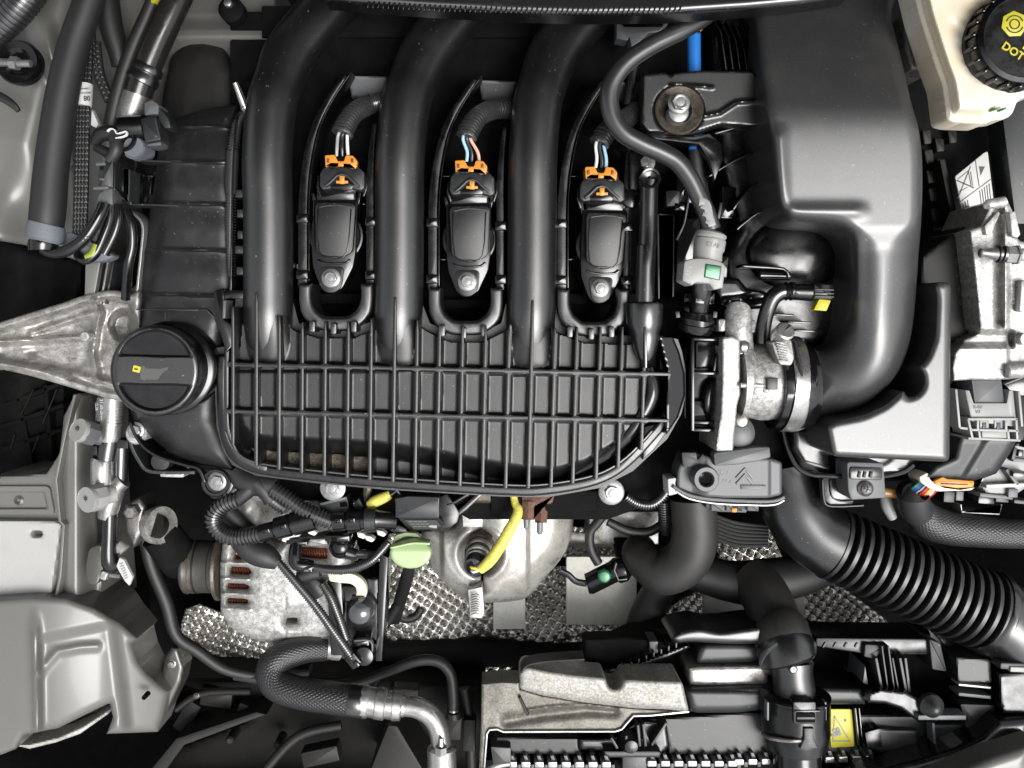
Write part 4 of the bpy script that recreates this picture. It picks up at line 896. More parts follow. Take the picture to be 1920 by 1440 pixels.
# ================================================================ small elbow with yellow tag
t = thing('purge_hose', 'black elbow hose fitting with a yellow tag in front of the airbox duct', 'hose', 1470, 560, -70)
M().tube([(1428, 640, -50, 14), (1432, 610, -40, 14), (1438, 585, -34, 14), (1448, 560, -28, 15), (1462, 548, -26, 15), (1476, 546, -26, 15)], n=20).obj('elbow', 'rubber', t)
M().rod([(1470, 546, -26, 16), (1474, 546, -26, 18), (1478, 546, -26, 15), (1482, 546, -26, 18), (1486, 546, -26, 18), (1488, 547, -26, 16), (1494, 547, -26, 16), (1522, 548, -26, 17), (1526, 548, -26, 14)], 28).obj('coupling', 'plasticd', t)
M().box(1544, 546, 38, 30, -50, -8, 2, 3, 2).obj('release_block', 'gloss', t)
for y in (543, 550, 556): M().box(1546, y, 36, 2.6, -20, -4, 2, .8).obj('grip_rib', 'plug', t)
M().prism(rc([(1536, 561), (1558, 563), (1550, 583), (1526, 581)], 2), -30, -12, 1).obj('yellow_tag', 'yellowp', t)
for i, (s_, x, y) in enumerate((('PA6', 1440, 596), ('30', 1434, 614))): text(s_, x, y, -18, 9, 65, 'greyp', t)

# ================================================================ battery area, ECU bracket
bt = thing('battery', 'dark battery box with a white warning label behind the airbox', 'battery', 1830, 350, -260)
M().relief([(1700, 150), (1940, 150), (1940, 760), (1740, 760), (1720, 500)], lambda x, y, d: -230+0*x, -330, step=12).obj('case', 'void', bt)
for i in range(6):
    for j in range(3):
        x, y = 1738+j*24+i*4, 258+i*36+(j % 2)*16+random.uniform(-3, 3)
        if x > 1788: continue
        M().prism(rc([(x-9, y-13), (x+8, y-12+random.uniform(-3, 3)), (x+10, y+12), (x-5, y+14)], 4), -225, -205+random.uniform(-4, 4), 3).obj('moulded_cell', 'dark', bt)
M().prism([(1762, 300), (1772, 298), (1800, 420), (1788, 426)], -235, -170, 2).obj('strap', 'dark', bt)
M().prism([(1875, 180), (1940, 170), (1940, 420), (1905, 420)], -180, -120, 3).obj('side_cover', 'plug', bt)
lb = M().prism(rc([(1791, 331), (1846, 286), (1852, 284), (1863, 374), (1812, 412), (1806, 404)], 3), -150, -146, .5).obj('label', 'paper', bt)
m = lambda P, w_=1.2: M().prism(band(P, w_), -146, -145.2, 0).obj('print_line', 'ink', bt)
m([(1829, 300), (1836, 349)]); m([(1797, 381), (1858, 336)], 1.4); m([(1794, 338), (1826, 352)], 2.4); m([(1820, 312), (1796, 372)], 1.6); m([(1816, 320), (1821, 348), (1824, 348), (1820, 322)]); m([(1796, 336), (1816, 320)]); m([(1798, 360), (1814, 351)])
M().prism([(1836, 312), (1847, 312), (1839, 329)], -146, -145.2, 0).obj('warning_triangle', 'ink', bt)
for i in range(5): m([(1837+i*4.4, 357-i*3.2), (1841+i*4.2, 388-i*3.5)], 1.3)
for i in range(4): m([(1801+i*4.4, 384-i*3), (1806+i*4.2, 410-i*3)], 1.3)

eb = thing('control_unit_box', 'black box with four moulded marks beside the cast bracket on the right', 'control unit', 1790, 560, -100)
M().relief([(1728, 480), (1760, 455), (1816, 420), (1840, 430), (1850, 620), (1800, 650), (1785, 720), (1760, 720), (1745, 600), (1722, 560)], lambda x, y, d: -60+edge(d, 8), -200, step=4).obj('box', 'dark', eb)
for x, y in ((1798, 489), (1800, 514), (1803, 540), (1806, 565)):
    M().lathe(x, y, [(8, -62), (8, -58.6), (6.6, -58.4), (6.4, -60)], n=24).obj('moulded_mark', 'plug', eb)
    for q in range(5): a = q*72; M().box(x+3.6*math.cos(R(a)), y+3.6*math.sin(R(a)), 3, 1.4, -61, -58.2, a+40, .3).obj('mark_dash', 'greyp', eb)
cb = thing('cast_bracket', 'bright speckled cast aluminium bracket at the right edge', 'bracket', 1870, 560, -120)
P = [(1818, 432), (1838, 424), (1850, 398), (1858, 380), (1880, 372), (1890, 378), (1900, 400), (1902, 440), (1912, 452), (1940, 456), (1940, 705), (1880, 712), (1820, 712), (1788, 714), (1785, 690), (1790, 662), (1808, 636), (1838, 624), (1832, 560), (1826, 500)]
def ch(x, y, d):
    z = 0+edge(d, 5)-20*sstep(1862, 1868, x)*sstep(1884, 1880, x)*sstep(620, 600, y)-12*sstep(1888, 1893, x)*sstep(480, 490, y)
    z = z-14*sstep(640, 650, y)*sstep(1905, 1895, x)*0-24*sstep(655, 640, y)*sstep(615, 630, y)*sstep(1905, 1895, x)
    return z
M().relief(P, ch, -160, step=2.2).obj('casting', 'alu', cb)
M().rod([(1850, 384, -8, 9), (1852, 384, -6, 10), (1876, 380, -4, 11), (1884, 378, -4, 10)], 24).obj('boss', 'alu', cb)
M().rod([(1886, 696, 6, 12), (1888, 696, 6, 14), (1940, 692, 6, 14)], 24).obj('boss', 'alu', cb)
M().prism([(1893, 398), (1904, 396), (1914, 440), (1908, 446), (1898, 442)], -20, 14, 2).obj('upper_rib', 'alu', cb)
M().prism([(1846, 424), (1872, 396), (1876, 400), (1858, 440), (1850, 440)], -20, 10, 2).obj('upper_rib', 'alu', cb)
M().lathe(1922, 636, [(12, -10), (12, 8), (8, 8), (7, 2)], n=28).obj('hole_boss', 'alu', cb)
M().prism(rc(rect(1922, 555, 18, 60, 4), 6), -10, 6, 2).obj('edge_plate', 'zinc', cb)
for i, s_ in enumerate('ISTAC'): text(s_, 1900, 540+i*7, 1.6, 7, 95, 'inkg', cb, name='cast_lettering')
st = thing('terminal_stud', 'dark metal stud with a hex collar on the cast bracket', 'stud', 1880, 474, -10)
M().rod([(1836, 474, 40, 6), (1838, 474, 40, 8.5), (1845, 474, 40, 7), (1868, 476, 40, 13)], 24).obj('tip', 'steel', st)
M().rod([(1868, 476, 40, 13), (1869, 476, 40, 16.5), (1873, 476, 40, 16.5), (1874, 476, 40, 13), (1877, 476, 40, 13), (1878, 476, 40, 17), (1883, 477, 40, 17), (1884, 477, 40, 14)], 28).obj('washer', 'rubber', st)
M().rod([(1884, 477, 40, 17), (1902, 478, 40, 17), (1903, 478, 40, 20), (1907, 478, 40, 20)], 6).obj('hex_collar', 'zinc', st)
M().rod([(1907, 478, 36, 12), (1940, 478, 30, 13)], 20).obj('shank', 'alu', st)

# ---- ECU connector with cable exit
ec = thing('control_unit_connector', 'large dark connector with light frame and orange locking slide', 'wiring connector', 1850, 810, -120)
M().relief([(1798, 812), (1830, 806), (1912, 812), (1896, 846), (1868, 888), (1830, 902), (1770, 904), (1728, 898), (1752, 872), (1788, 856)], lambda x, y, d: -34+edge(d, 14)-.25*np.maximum(y-830, 0)-6*sstep(1848, 1830, x-.6*(840-y)), -150, step=3).obj('cable_hood', 'plug', ec)
M().prism(rc([(1794, 730), (1818, 728), (1898, 728), (1918, 730), (1926, 790), (1920, 826), (1806, 824), (1800, 780)], 3), -150, -60, 2).obj('shell', 'gloss', ec)
M().prism(rc([(1822, 712), (1878, 712), (1884, 758), (1828, 758)], 2), -90, -26, 2).obj('slider', 'greyp', ec)
M().prism(rc([(1810, 732), (1818, 732), (1826, 756), (1888, 756), (1892, 732), (1900, 732), (1906, 790), (1900, 800), (1822, 790)], 2), -90, -20, 1.5).obj('lever_plate', 'greypl', ec)
for P in ([(1793, 730), (1800, 802)], [(1911, 734), (1917, 800)], [(1800, 802), (1815, 804)], [(1815, 786), (1908, 786)], [(1820, 806), (1910, 808)], [(1816, 822), (1914, 826)], [(1816, 786), (1824, 822)], [(1836, 806), (1838, 822)], [(1890, 806), (1892, 824)], [(1906, 784), (1908, 826)], [(1834, 786), (1834, 806)], [(1887, 786), (1887, 806)]): M().prism(band(P, 4.5), -80, -12, 1).obj('grid_bar', 'greypl', ec)
for x in (1846, 1873): M().box(x, 797, 17, 19, -70, -18, 0, 1, 2).obj('latch_window', 'greypl', ec); M().box(x, 799, 7, 13, -60, -16.5, 0, .5).obj('latch_pin', 'ink', ec); M().box(x-1, 803, 5, 5, -60, -15.8, 0, .3).obj('latch_pin', 'dblue', ec)
M().prism(rc(rect(1865, 815, 48, 14), 3), -70, -14, 2).obj('thumb_tab', 'greypl', ec)
text('B-07\nV7', 1834, 768, -19.2, 9, 0, 'inkg', ec, name='moulded_lettering')
M().prism(rc([(1724, 894), (1740, 886), (1748, 900), (1770, 912), (1800, 916), (1834, 910), (1842, 892), (1846, 900), (1822, 920), (1760, 922), (1742, 916), (1726, 904)], 3), -110, -60, 3).obj('cable_exit', 'cream', ec)
M().prism(rc([(1752, 902), (1768, 894), (1776, 898), (1828, 902), (1826, 914), (1796, 916), (1756, 910)], 3), -90, -52, 3).obj('locking_slide', 'orange', ec)
M().box(1790, 908, 50, 2.5, -60, -50.5, 2, .5).obj('slide_slot', 'rust', ec)
for i in range(5): M().prism(band([(1784+i*10, 896), (1800+i*8, 886)], 3), -90, -62, .6).obj('pin_row', 'copper', ec)
for i, c_ in enumerate(('dgreen', 'dblue', 'dblue', 'bwire', 'gwire', 'bwire', 'red', 'red', 'ywire', 'pink', 'wwire', 'red')):
    a = (1730+i*2.7, 900+i*1.3); b = (1703+i*3.4, 922+i*1.2)
    M().tube([(a[0], a[1], -70-abs(i-5)*1.2, 2.7), ((a[0]+b[0])/2, (a[1]+b[1])/2, -62, 2.7), (b[0], b[1], -68-abs(i-5)*2, 2.7), (b[0]+3, b[1]+16, -90, 2.7)], n=8).obj('wire', c_, ec)
t = thing('harness_sleeve', 'woven black harness sleeve leaving the large connector to the right', 'wiring harness', 1800, 985, -130)
M().rod([(1714, 926, -72, 20), (1712, 928, -72, 28), (1714, 946, -80, 29), (1720, 960, -96, 28)], 32).obj('end_collar', 'tape', t)
M().tube([(1718, 948, -104, 26), (1740, 976, -110, 33), (1780, 990, -112, 32), (1830, 996, -112, 30), (1880, 1000, -112, 28), (1960, 1002, -112, 27)], n=32).obj('sleeve', 'braidb', t)
M().lathe(1712, 926, [(22, -90), (21, -66)], n=24).obj('collar_mouth', 'void', t)
m = thing('fuse_box_frames', 'grey and black plastic frames of the fuse box at the right edge', 'fuse box', 1880, 920, -200)
M().relief([(1830, 900), (1920, 820), (1945, 815), (1945, 900), (1900, 930), (1850, 925)], lambda x, y, d: -90+edge(d, 3), -200, step=4).obj('plate', 'greypl', m)
for P, z, c_ in (([(1850, 912), (1940, 908)], -70, 'zinc'), ([(1838, 928), (1900, 934)], -84, 'greyp'), ([(1900, 862), (1940, 866)], -74, 'greyp'), ([(1888, 880), (1910, 910)], -70, 'greyp'), ([(1905, 840), (1900, 862)], -70, 'plug'), ([(1902, 940), (1936, 944)], -80, 'plug')): M().prism(band([P[0], P[1]], 7), -150, z, 1.5).obj('frame_bar', c_, m)
M().prism(band([(1802, 946), (1804, 960), (1874, 964), (1878, 946)], 3), -160, -110, .8).obj('wire_bracket', 'zinc', m)
for x, y, ww, hh, z, c_ in ((1850, 938, 30, 14, -100, 'gloss'), (1880, 932, 24, 20, -96, 'plug'), (1915, 890, 30, 10, -60, 'gloss'), (1780, 932, 20, 20, -120, 'plug'), (1800, 930, 14, 18, -118, 'greyp'), (1930, 830, 14, 20, -70, 'plug'), (1915, 850, 10, 12, -66, 'gloss'), (1900, 925, 18, 16, -80, 'greyp')): M().box(x, y, ww, hh, -170, z, 4, 1.5).obj('module', c_, m)
m = thing('dark_side_panel', 'dark glossy panel edge beside the large connector', 'panel', 1900, 735, -80)
M().prism([(1884, 722), (1940, 700), (1940, 745), (1900, 740)], -120, -50, 2).obj('flap', 'gloss', m); M().prism(band([(1884, 721), (1940, 699)], 3), -60, -44, .8).obj('flap_edge', 'greyp', m)
for b_, x, y in (('amber', 1674, 925),): t = thing('amber_tube', 'short amber tube behind the screw tab', 'tube', x, y, -110); M().rod([(1655, 923, -100, 9), (1690, 926, -100, 9)], 16).obj('tube', mat('amber plastic', (.3,.14,.03), .35), t)
t = thing('clutch_pipe_cover', 'bent pale grey pipe behind the corrugated duct', 'pipe', 1672, 950, -140)
M().tube([(1660, 930, -130, 10), (1664, 950, -130, 11), (1674, 972, -132, 8)], n=14).obj('pipe', 'greypl', t)

# ================================================================ brake fluid reservoir
br = thing('brake_fluid_reservoir', 'translucent cream brake fluid tank with black screw cap, top right corner', 'reservoir', 1850, 90, 0)
P = rc([(1706, -40), (1722, 30), (1754, 130), (1766, 160), (1771, 200), (1774, 226), (1790, 231), (1848, 233), (1860, 226), (1884, 224), (1898, 214), (1908, 186), (1945, 178), (1945, -40)], 12)
def bh(x, y, d):
    z = 46+34*sstep(12, 30, d)+edge(d, 8)
    z = z-24*sstep(205, 216, y)*0+4*np.exp(-((d-10)/3)**2)
    return z-12*np.exp(-((x-1800-.3*(y-80))/16)**2)*sstep(20, 60, y)*sstep(190, 140, y)*.4
M().relief(P, bh, -20, step=2.6).obj('tank', 'tank', br)
M().lathe(1915, 72, [(92, 70), (92, 80), (90, 84), (87, 86), (87, 112), (84, 118), (76, 122), (74, 120), (10, 120)], n=72, zm=112).obj('cap', 'plasticd', br)
for a in range(90, 290, 16):
    x, y = 1915+88*math.cos(R(a)), 72+88*math.sin(R(a)); M().cyl(x, y, 4, 84, 116, 1.5, 12).obj('grip_ridge', 'gloss', br)
M().prism(circ(1902, 45, 25, 7, a0=10, a1=370), 116, 121, .3).obj('warning_patch', 'yellowp', br)
for r_, a0, a1 in ((9, 0, 360), (16, 200, 340), (16, 20, 160)):
    P = circ(1903, 45, r_, 20, a0=a0, a1=a1)
    if a1-a0 == 360: P = P+[P[0]]
    M().prism(band(P, 2), 120, 122, 0).obj('brake_symbol', 'ink', br)
text('DOT 4', 1906, 101, 121.2, 21, -33, 'yellowp', br, depth=.6, bold=.5); text('E', 1923, 88, 121.2, 19, -33, 'yellowp', br, depth=.6, bold=.5)
for x in (1868, 1884): M().prism(circ(x, 203, 3.4, 12, 2.2), 60, 80.5, 0).obj('level_mark', 'dgreen', br)
t = thing('brake_master_cylinder', 'dusty cast housing below the cream tank', 'casting', 1720, 100, -120)
M().relief([(1690, 30), (1725, 50), (1752, 125), (1748, 134), (1706, 132), (1694, 90)], lambda x, y, d: -80+edge(d, 12), -200, step=3).obj('housing', 'aluold', t)
# ================================================================ alternator
al = thing('alternator', 'cast aluminium alternator with copper windings in its vents', 'alternator', 520, 1080, -330)
def slot(x, y, w_, h_, s_=2): return rc([(x, y), (x+w_*.85, y+s_), (x+w_, y+h_*.5+s_), (x+w_*.85, y+h_), (x, y+h_-2)], 4)
sl = [slot(440, 1018, 16, 32), slot(432, 1062, 40, 17), slot(426, 1093, 42, 13), slot(426, 1121, 42, 12), rect(580, 1036, 66, 20, 3, 3), rect(547, 1163, 20, 9)]
P = rc([(418, 1012), (450, 1010), (500, 1020), (560, 1008), (640, 1012), (662, 1050), (640, 1110), (652, 1160), (612, 1200), (562, 1206), (500, 1206), (468, 1196), (432, 1178), (414, 1150), (412, 1060)], 10)
def alh(x, y, d):
    z = -190+edge(d, 26)-.12*np.maximum(x-540, 0)-.25*np.maximum(y-1130, 0)
    for k in (1056, 1086, 1114, 1142): z = z+7*np.exp(-((y-k-.03*(x-430))/4)**2)*sstep(476, 462, x)
    return z-3*np.exp(-((x-536)/2)**2)*(y > 1120)
M().relief(P, alh, -330, step=2.2, holes=sl).obj('case', 'alu', al)
m = M()
for (x, y, ww, hh, n_) in ((446, 1034, 26, 38, 7), (452, 1070, 40, 20, 8), (448, 1100, 40, 16, 8), (448, 1127, 40, 14, 8), (582, 1037, 64, 24, 14)):
    for i in range(n_):
        u = x-ww/2+ww*(i+.5)/n_; M().tube([(u-3, y-hh/2-3, -232, 2.6), (u+1, y, -222, 2.6), (u+4, y+hh/2+3, -232, 2.6)], n=7, sub=3).obj('winding', 'copper', al)
M().rod([(348, 1062, -250, 44), (352, 1062, -250, 49), (356, 1062, -250, 50), (360, 1062, -250, 48), (400, 1062, -250, 48), (404, 1062, -250, 50), (412, 1062, -250, 50), (413, 1062, -250, 44)], 56).obj('pulley', 'steel', al).data.materials[0] = mat('worn bronze steel', (.05,.046,.04), .45, metal=.3, grain=.3, var=(.035,.032,.028))
for x_ in (364, 372, 400): M().rod([(x_, 1062, -250, 48.2), (x_+1, 1062, -250, 49), (x_+3, 1062, -250, 49), (x_+4, 1062, -250, 48.2)], 56).obj('pulley_groove', 'brass' if x_ == 364 else 'dark', al)
M().rod([(412, 1064, -240, 60), (414, 1064, -240, 60), (418, 1064, -240, 58)], 56).obj('bearing_ring', 'brass', al)
for x, ww in ((517, 34), (556, 22)): M().box(x, 1202, ww, 18, -300, -226, 2, 4, 4).obj('foot', 'alu', al)
M().prism([(408+75, 1036), (500, 1016), (520, 1030), (508, 1060)], -200, -176, 3).obj('boss', 'alu', al)
M().prism(rc([(570, 1012), (612, 1010), (616, 1024), (572, 1024)], 3), -200, -172, 3).obj('boss', 'alu', al)
M().prism(circ(585, 1106, 23, 30, 20), -190, -166, 3).obj('terminal_cap', 'plug', al)
M().prism(rc([(612, 1090), (640, 1090), (648, 1230), (620, 1230)], 5), -260, -170, 3).obj('rear_cover', 'gloss', al)
M().relief(rc([(618, 1085), (712, 1080), (716, 1210), (690, 1240), (650, 1230), (626, 1180)], 8), lambda x, y, d: -200+edge(d, 8), -330, step=4).obj('regulator', 'plasticd', al)
M().prism([(712, 1040), (728, 1045), (716, 1240), (704, 1240)], -260, -185, 2).obj('side_plate', 'gloss', al)
M().box(652, 1115, 40, 30, -210, -178, 2, 3, 4).obj('regulator_block', 'gloss', al)
M().prism(rc([(614, 1074), (640, 1078), (640, 1094), (618, 1090)], 2), -180, -168, 1.5).obj('lug', 'cream', al)
M().prism(band([(640, 1084), (660, 1086), (674, 1096), (678, 1110), (674, 1124)], 19, 3), -190, -172, 2).obj('strap', 'cream', al)
M().lathe(673, 1153, [(29, -200), (29, -180), (27, -176), (25, -172), (24, -158), (20, -148), (12, -143), (4, -141)], n=44).obj('nut_cover', 'clear', al)
M().prism(rc([(658, 1118), (684, 1118), (680, 1136), (664, 1136)], 3), -200, -168, 2).obj('strap_foot', 'plug', al)

# ================================================================ wiring harness in front of the manifold
def conduit(name, label, pts, per=6.6, dep=2.6, cat='conduit', sub=8, duty=.55):
    o = M().tube(pts, n=20, sub=sub, corr=(per, dep, duty)).obj(name, 'conduit'); return tag(o, label, cat)
t = thing('taped_harness', 'black cloth taped harness trunk branching below the left end of the manifold', 'wiring harness', 480, 960, -130)
M().tube([(440, 885, -130, 20), (458, 900, -126, 22), (480, 908, -122, 22), (520, 912, -120, 20)], n=20).obj('trunk', 'tape', t)
M().tube([(478, 908, -116, 14), (460, 924, -116, 15), (440, 940, -118, 14)], n=18).obj('branch', 'tape', t)
M().tube([(480, 906, -112, 15), (494, 918, -112, 15), (508, 938, -116, 14)], n=18).obj('branch', 'tape', t)
M().tube([(412, 972, -142, 13), (440, 1000, -142, 18), (470, 1030, -140, 23), (500, 1044, -140, 22), (522, 1056, -142, 13)], n=22).obj('branch', 'tape', t)
M().tube([(430, 960, -150, 15), (460, 990, -150, 16), (490, 1020, -150, 18)], n=20).obj('branch', 'tape', t)
M().tube([(600, 1072, -150, 13), (580, 1076, -150, 14), (560, 1084, -150, 12)], n=16).obj('branch', 'tape', t)
conduit('corrugated_conduit', 'fat corrugated conduit looping from the tape to the left connector', [(446, 937, -112, 16), (424, 944, -112, 16), (404, 960, -112, 16), (400, 980, -112, 16), (414, 998, -112, 16), (440, 1008, -110, 16), (470, 1004, -108, 16), (492, 1000, -106, 16)], 7.2, 3)
conduit('corrugated_conduit', 'fat corrugated conduit running diagonally down to the right connector', [(512, 918, -104, 15.5), (535, 932, -102, 15.5), (560, 950, -100, 15.5), (590, 966, -98, 16), (626, 980, -98, 15)], 7.6, 3)
conduit('corrugated_conduit', 'short conduit stub ending at the upper connector', [(506, 934, -116, 13), (522, 946, -118, 13), (538, 956, -118, 12)], 6, 2.4)
conduit('corrugated_conduit', 'long thin conduit crossing the alternator down to its plug', [(518, 1048, -136, 8), (550, 1086, -134, 9), (590, 1134, -134, 9), (630, 1190, -136, 9), (664, 1238, -140, 9)], 5, 2)
conduit('corrugated_conduit', 'second thin conduit beside the long one over the alternator', [(604, 1094, -150, 8), (620, 1120, -148, 9), (636, 1160, -148, 9), (650, 1200, -148, 9)], 4.6, 1.8)
conduit('corrugated_conduit', 'thin conduit curving right from the elbow plug towards the dipstick', [(582, 1062, -116, 8), (620, 1068, -114, 9), (660, 1066, -112, 9), (695, 1052, -112, 9), (718, 1030, -116, 8), (730, 1016, -118, 8)], 4.2, 1.8)
conduit('corrugated_conduit', 'short conduit behind the round sensor plug', [(668, 1038, -140, 9), (690, 1040, -142, 9), (706, 1044, -146, 9)], 4.4, 1.8)
conduit('corrugated_conduit', 'conduit passing from the right flange bolt towards the coolant hose', [(1172, 930, -130, 10), (1195, 944, -134, 10), (1222, 946, -134, 10), (1244, 930, -134, 10), (1254, 912, -134, 10)], 5, 2.6)
conduit('corrugated_conduit', 'dark conduit dropping behind the coolant hose', [(1244, 940, -150, 10), (1246, 970, -160, 10), (1250, 1000, -180, 10)], 5, 2.4)
def plug(lbl, x0, y0, x1, y1, z, ss):
    t = thing('inline_connector', lbl, 'wiring connector', (x0+x1)/2, (y0+y1)/2, z-15)
    a = np.array((x0, y0)); b = np.array((x1, y1)); L = np.linalg.norm(b-a); u = (b-a)/L
    rot = math.degrees(math.atan2(u[1], u[0]))
    for i, (f0, f1, r_, mm) in enumerate(ss):
        p, q = a+u*L*f0, a+u*L*f1
        M().rod([(p[0], p[1], z, r_-2), (p[0]+u[0], p[1]+u[1], z, r_), (q[0]-u[0], q[1]-u[1], z, r_), (q[0], q[1], z, r_-2)], 24).obj('section', mm, t)
    for f in (.12, .42):
        p = a+u*L*f; M().box(p[0], p[1], 13, 9, z, z+ss[0][2]+(3 if f < .2 else 7), rot, 1, 1).obj('latch', 'gloss', t)
        M().box(p[0], p[1], 9, 5, z, z+ss[0][2]+(3.6 if f < .2 else 7.6), rot, .3, 1).obj('latch_slot', 'void', t)
        M().box(p[0], p[1], 5, 2.4, z, z+ss[0][2]+(4.2 if f < .2 else 8.2), rot, .3).obj('latch_tongue', 'plug', t)
    return t
plug('black inline connector on the left loop of fat conduit', 486, 1000, 590, 972, -104, ((0, .27, 16, 'gloss'), (.22, .32, 14, 'plasticd'), (.3, .58, 21, 'gloss'), (.56, .62, 18, 'gloss'), (.6, 1., 22, 'plasticd')))
plug('black inline connector plugged into the grey collar of the sensor box', 624, 978, 706, 974, -92, ((0, .3, 17, 'gloss'), (.26, .36, 14, 'plasticd'), (.34, .66, 22, 'gloss'), (.64, .76, 19, 'gloss'), (.74, 1., 23, 'plug')))
t = thing('connector_bracket', 'dark grey connector bracket under the zinc bolt', 'bracket', 620, 960, -160)
M().prism(rc([(600, 942), (650, 930), (656, 960), (690, 962), (640, 968), (606, 968), (598, 958)], 3), -170, -118, 2).obj('bracket', 'plug', t)
M().prism([(570, 968), (640, 966), (636, 990), (592, 1000), (576, 994)], -180, -126, 2).obj('plate', 'plug', t)
M().box(644, 946, 14, 9, -140, -116, -8, 1, 1).obj('slot', 'void', t)
M().prism(band([(600, 946), (648, 934)], 5), -130, -114, 1).obj('lip', 'greyp', t)
M().prism([(663, 946), (672, 934), (682, 950), (676, 962), (664, 958)], -160, -120, 2).obj('hook', 'plug', t)
t = thing('elbow_plug', 'glossy black elbow plug over the alternator', 'wiring connector', 560, 1050, -140)
M().tube([(556, 1016, -120, 11), (553, 1040, -110, 12), (556, 1056, -108, 13), (572, 1060, -110, 13), (586, 1062, -114, 12)], n=22).obj('elbow', 'gloss', t)
M().box(556, 1018, 40, 8, -140, -108, 4, 2, 2).obj('collar', 'plasticd', t); M().box(576, 1068, 18, 11, -130, -96, 2, 2, 2).obj('latch', 'gloss', t); M().box(574, 1070, 8, 4, -120, -95, 2, .4).obj('latch_tongue', 'greyp', t)
for x, y, ww, hh, r_ in ((535, 1012, 12, 10, 20), (548, 1004, 26, 8, -10)): M().box(x, y, ww, hh, -150, -110, r_, 2).obj('clip', 'wwire', t)
t = thing('round_sensor_plug', 'round black sensor plug between the grey bracket and the alternator', 'wiring connector', 636, 1025, -150)
M().lathe(636, 1030, [(24, -190), (24, -150), (20, -136), (12, -128), (4, -126)], n=36).obj('cap', 'gloss', t)
M().box(632, 1010, 46, 12, -170, -122, 0, 2, 2).obj('collar', 'gloss', t); M().box(626, 1012, 10, 7, -130, -119, 0, .5).obj('latch', 'void', t)
M().tube([(650, 1036, -140, 12), (664, 1040, -140, 11), (670, 1040, -140, 11)], n=16).obj('outlet', 'rubber', t)
for x, y, r_ in ((678, 1004, 25), (693, 1010, 20), (585, 998, -20), (715, 1000, 10)): t2 = thing('white_clip', {678: 'white plastic clip under the right inline connector', 693: 'jagged white clip beside the right inline connector', 585: 'white clip under the left inline connector', 715: 'small white clip below the sensor box collar'}[x], 'clip', x, y, -125); M().prism(rc([(x-9, y-6), (x+2, y-4), (x+10, y+2), (x+4, y+7), (x-7, y+3)], 2), -135, -112, 1.5).obj('clip', 'wwire', t2)
t = thing('alternator_plug', 'black plug at the lower end of the alternator conduits', 'wiring connector', 680, 1230, -170)
M().lathe(682, 1232, [(20, -230), (20, -150), (17, -144), (8, -142)], n=28).obj('body', 'gloss', t)
M().box(662, 1240, 26, 22, -200, -130, 50, 3, 3).obj('latch', 'plasticd', t); M().box(676, 1206, 32, 14, -200, -150, 0, 3, 3).obj('flange', 'gloss', t); M().prism(band([(664, 1202), (694, 1202), (698, 1222)], 3, 3), -160, -146, .8).obj('flange_edge', 'greyp', t)
M().box(668, 1246, 12, 8, -160, -122, 45, 2).obj('release', 'gloss', t)

# sensor box with label, yellow sleeve above it
sb = thing('sensor_box', 'black rectangular sensor box with printed label below the manifold', 'sensor', 800, 960, -130)
M().prism(rc([(741, 934), (766, 930), (824, 932), (823, 972), (741, 971)], 3), -120, -66, 3).obj('box_top', 'plug', sb)
M().prism([(822, 932), (838, 926), (852, 944), (862, 962), (858, 980), (846, 990), (820, 994), (822, 970)], -140, -84, 4).obj('box_side', 'plasticd', sb)
M().relief([(744, 968), (822, 970), (842, 992), (838, 997), (776, 996), (768, 994)], lambda x, y, d: -72-.7*(y-968), -140, step=2).obj('box_front', 'plasticd', sb)
lbm = M().relief([(758, 975), (818, 975), (832, 992), (776, 993)], lambda x, y, d: -70.6-.7*(y-968), -82, step=2).obj('label', mat('dark print label', (.03,.032,.028), .4), sb)
for i in range(4):
    for j in range(3):
        x = 770+i*9+j*4; y = 978+j*4.6; z = -69.8-.7*(y-968); M().box(x, y, 7, 1.6, z-3, z, 0, 0).obj('print_line', 'greyp', sb)
M().box(812, 987, 14, 5, -90, -69.9-.7*18, 8, 0).obj('data_patch', 'greypl', sb)
M().rod([(702, 974, -92, 20), (712, 974, -92, 17), (745, 976, -92, 17)], 24).obj('neck', 'plasticd', sb)
M().prism([(725, 975), (760, 990), (768, 1000), (740, 1000), (722, 990)], -150, -110, 3).obj('foot', 'plasticd', sb)
M().prism(band([(836, 946), (852, 942), (884, 922)], 6, 3), -140, -84, 2).obj('arm', 'gloss', sb); M().prism(band([(856, 964), (872, 952), (904, 922)], 10, 3), -150, -90, 2).obj('arm', 'gloss', sb)
t = thing('yellow_sleeved_wire', 'yellow sleeve on a thin wire above the sensor box', 'wire', 715, 938, -120)
M().tube([(692, 948, -110, 9), (704, 940, -108, 11), (722, 932, -108, 10), (732, 927, -108, 8)], n=16).obj('sleeve', 'yellow', t)
for d_ in (-3, 3): M().tube([(730, 928+d_, -108, 1.4), (742, 919+d_, -108, 1.4), (750, 914+d_, -110, 1.4)], n=6).obj('wire', 'bwire' if d_ < 0 else 'gwire', t)
M().prism(band([(742, 918), (754, 932)], 3), -112, -100, .5).obj('clip', 'steel', t)
t = thing('small_stud', 'small rusty stud beside the yellow sleeve', 'stud', 690, 920, -150); M().rod([(690, 912, -130, 9), (688, 926, -130, 8), (687, 940, -130, 5)], 8).obj('stud', 'brass', t)

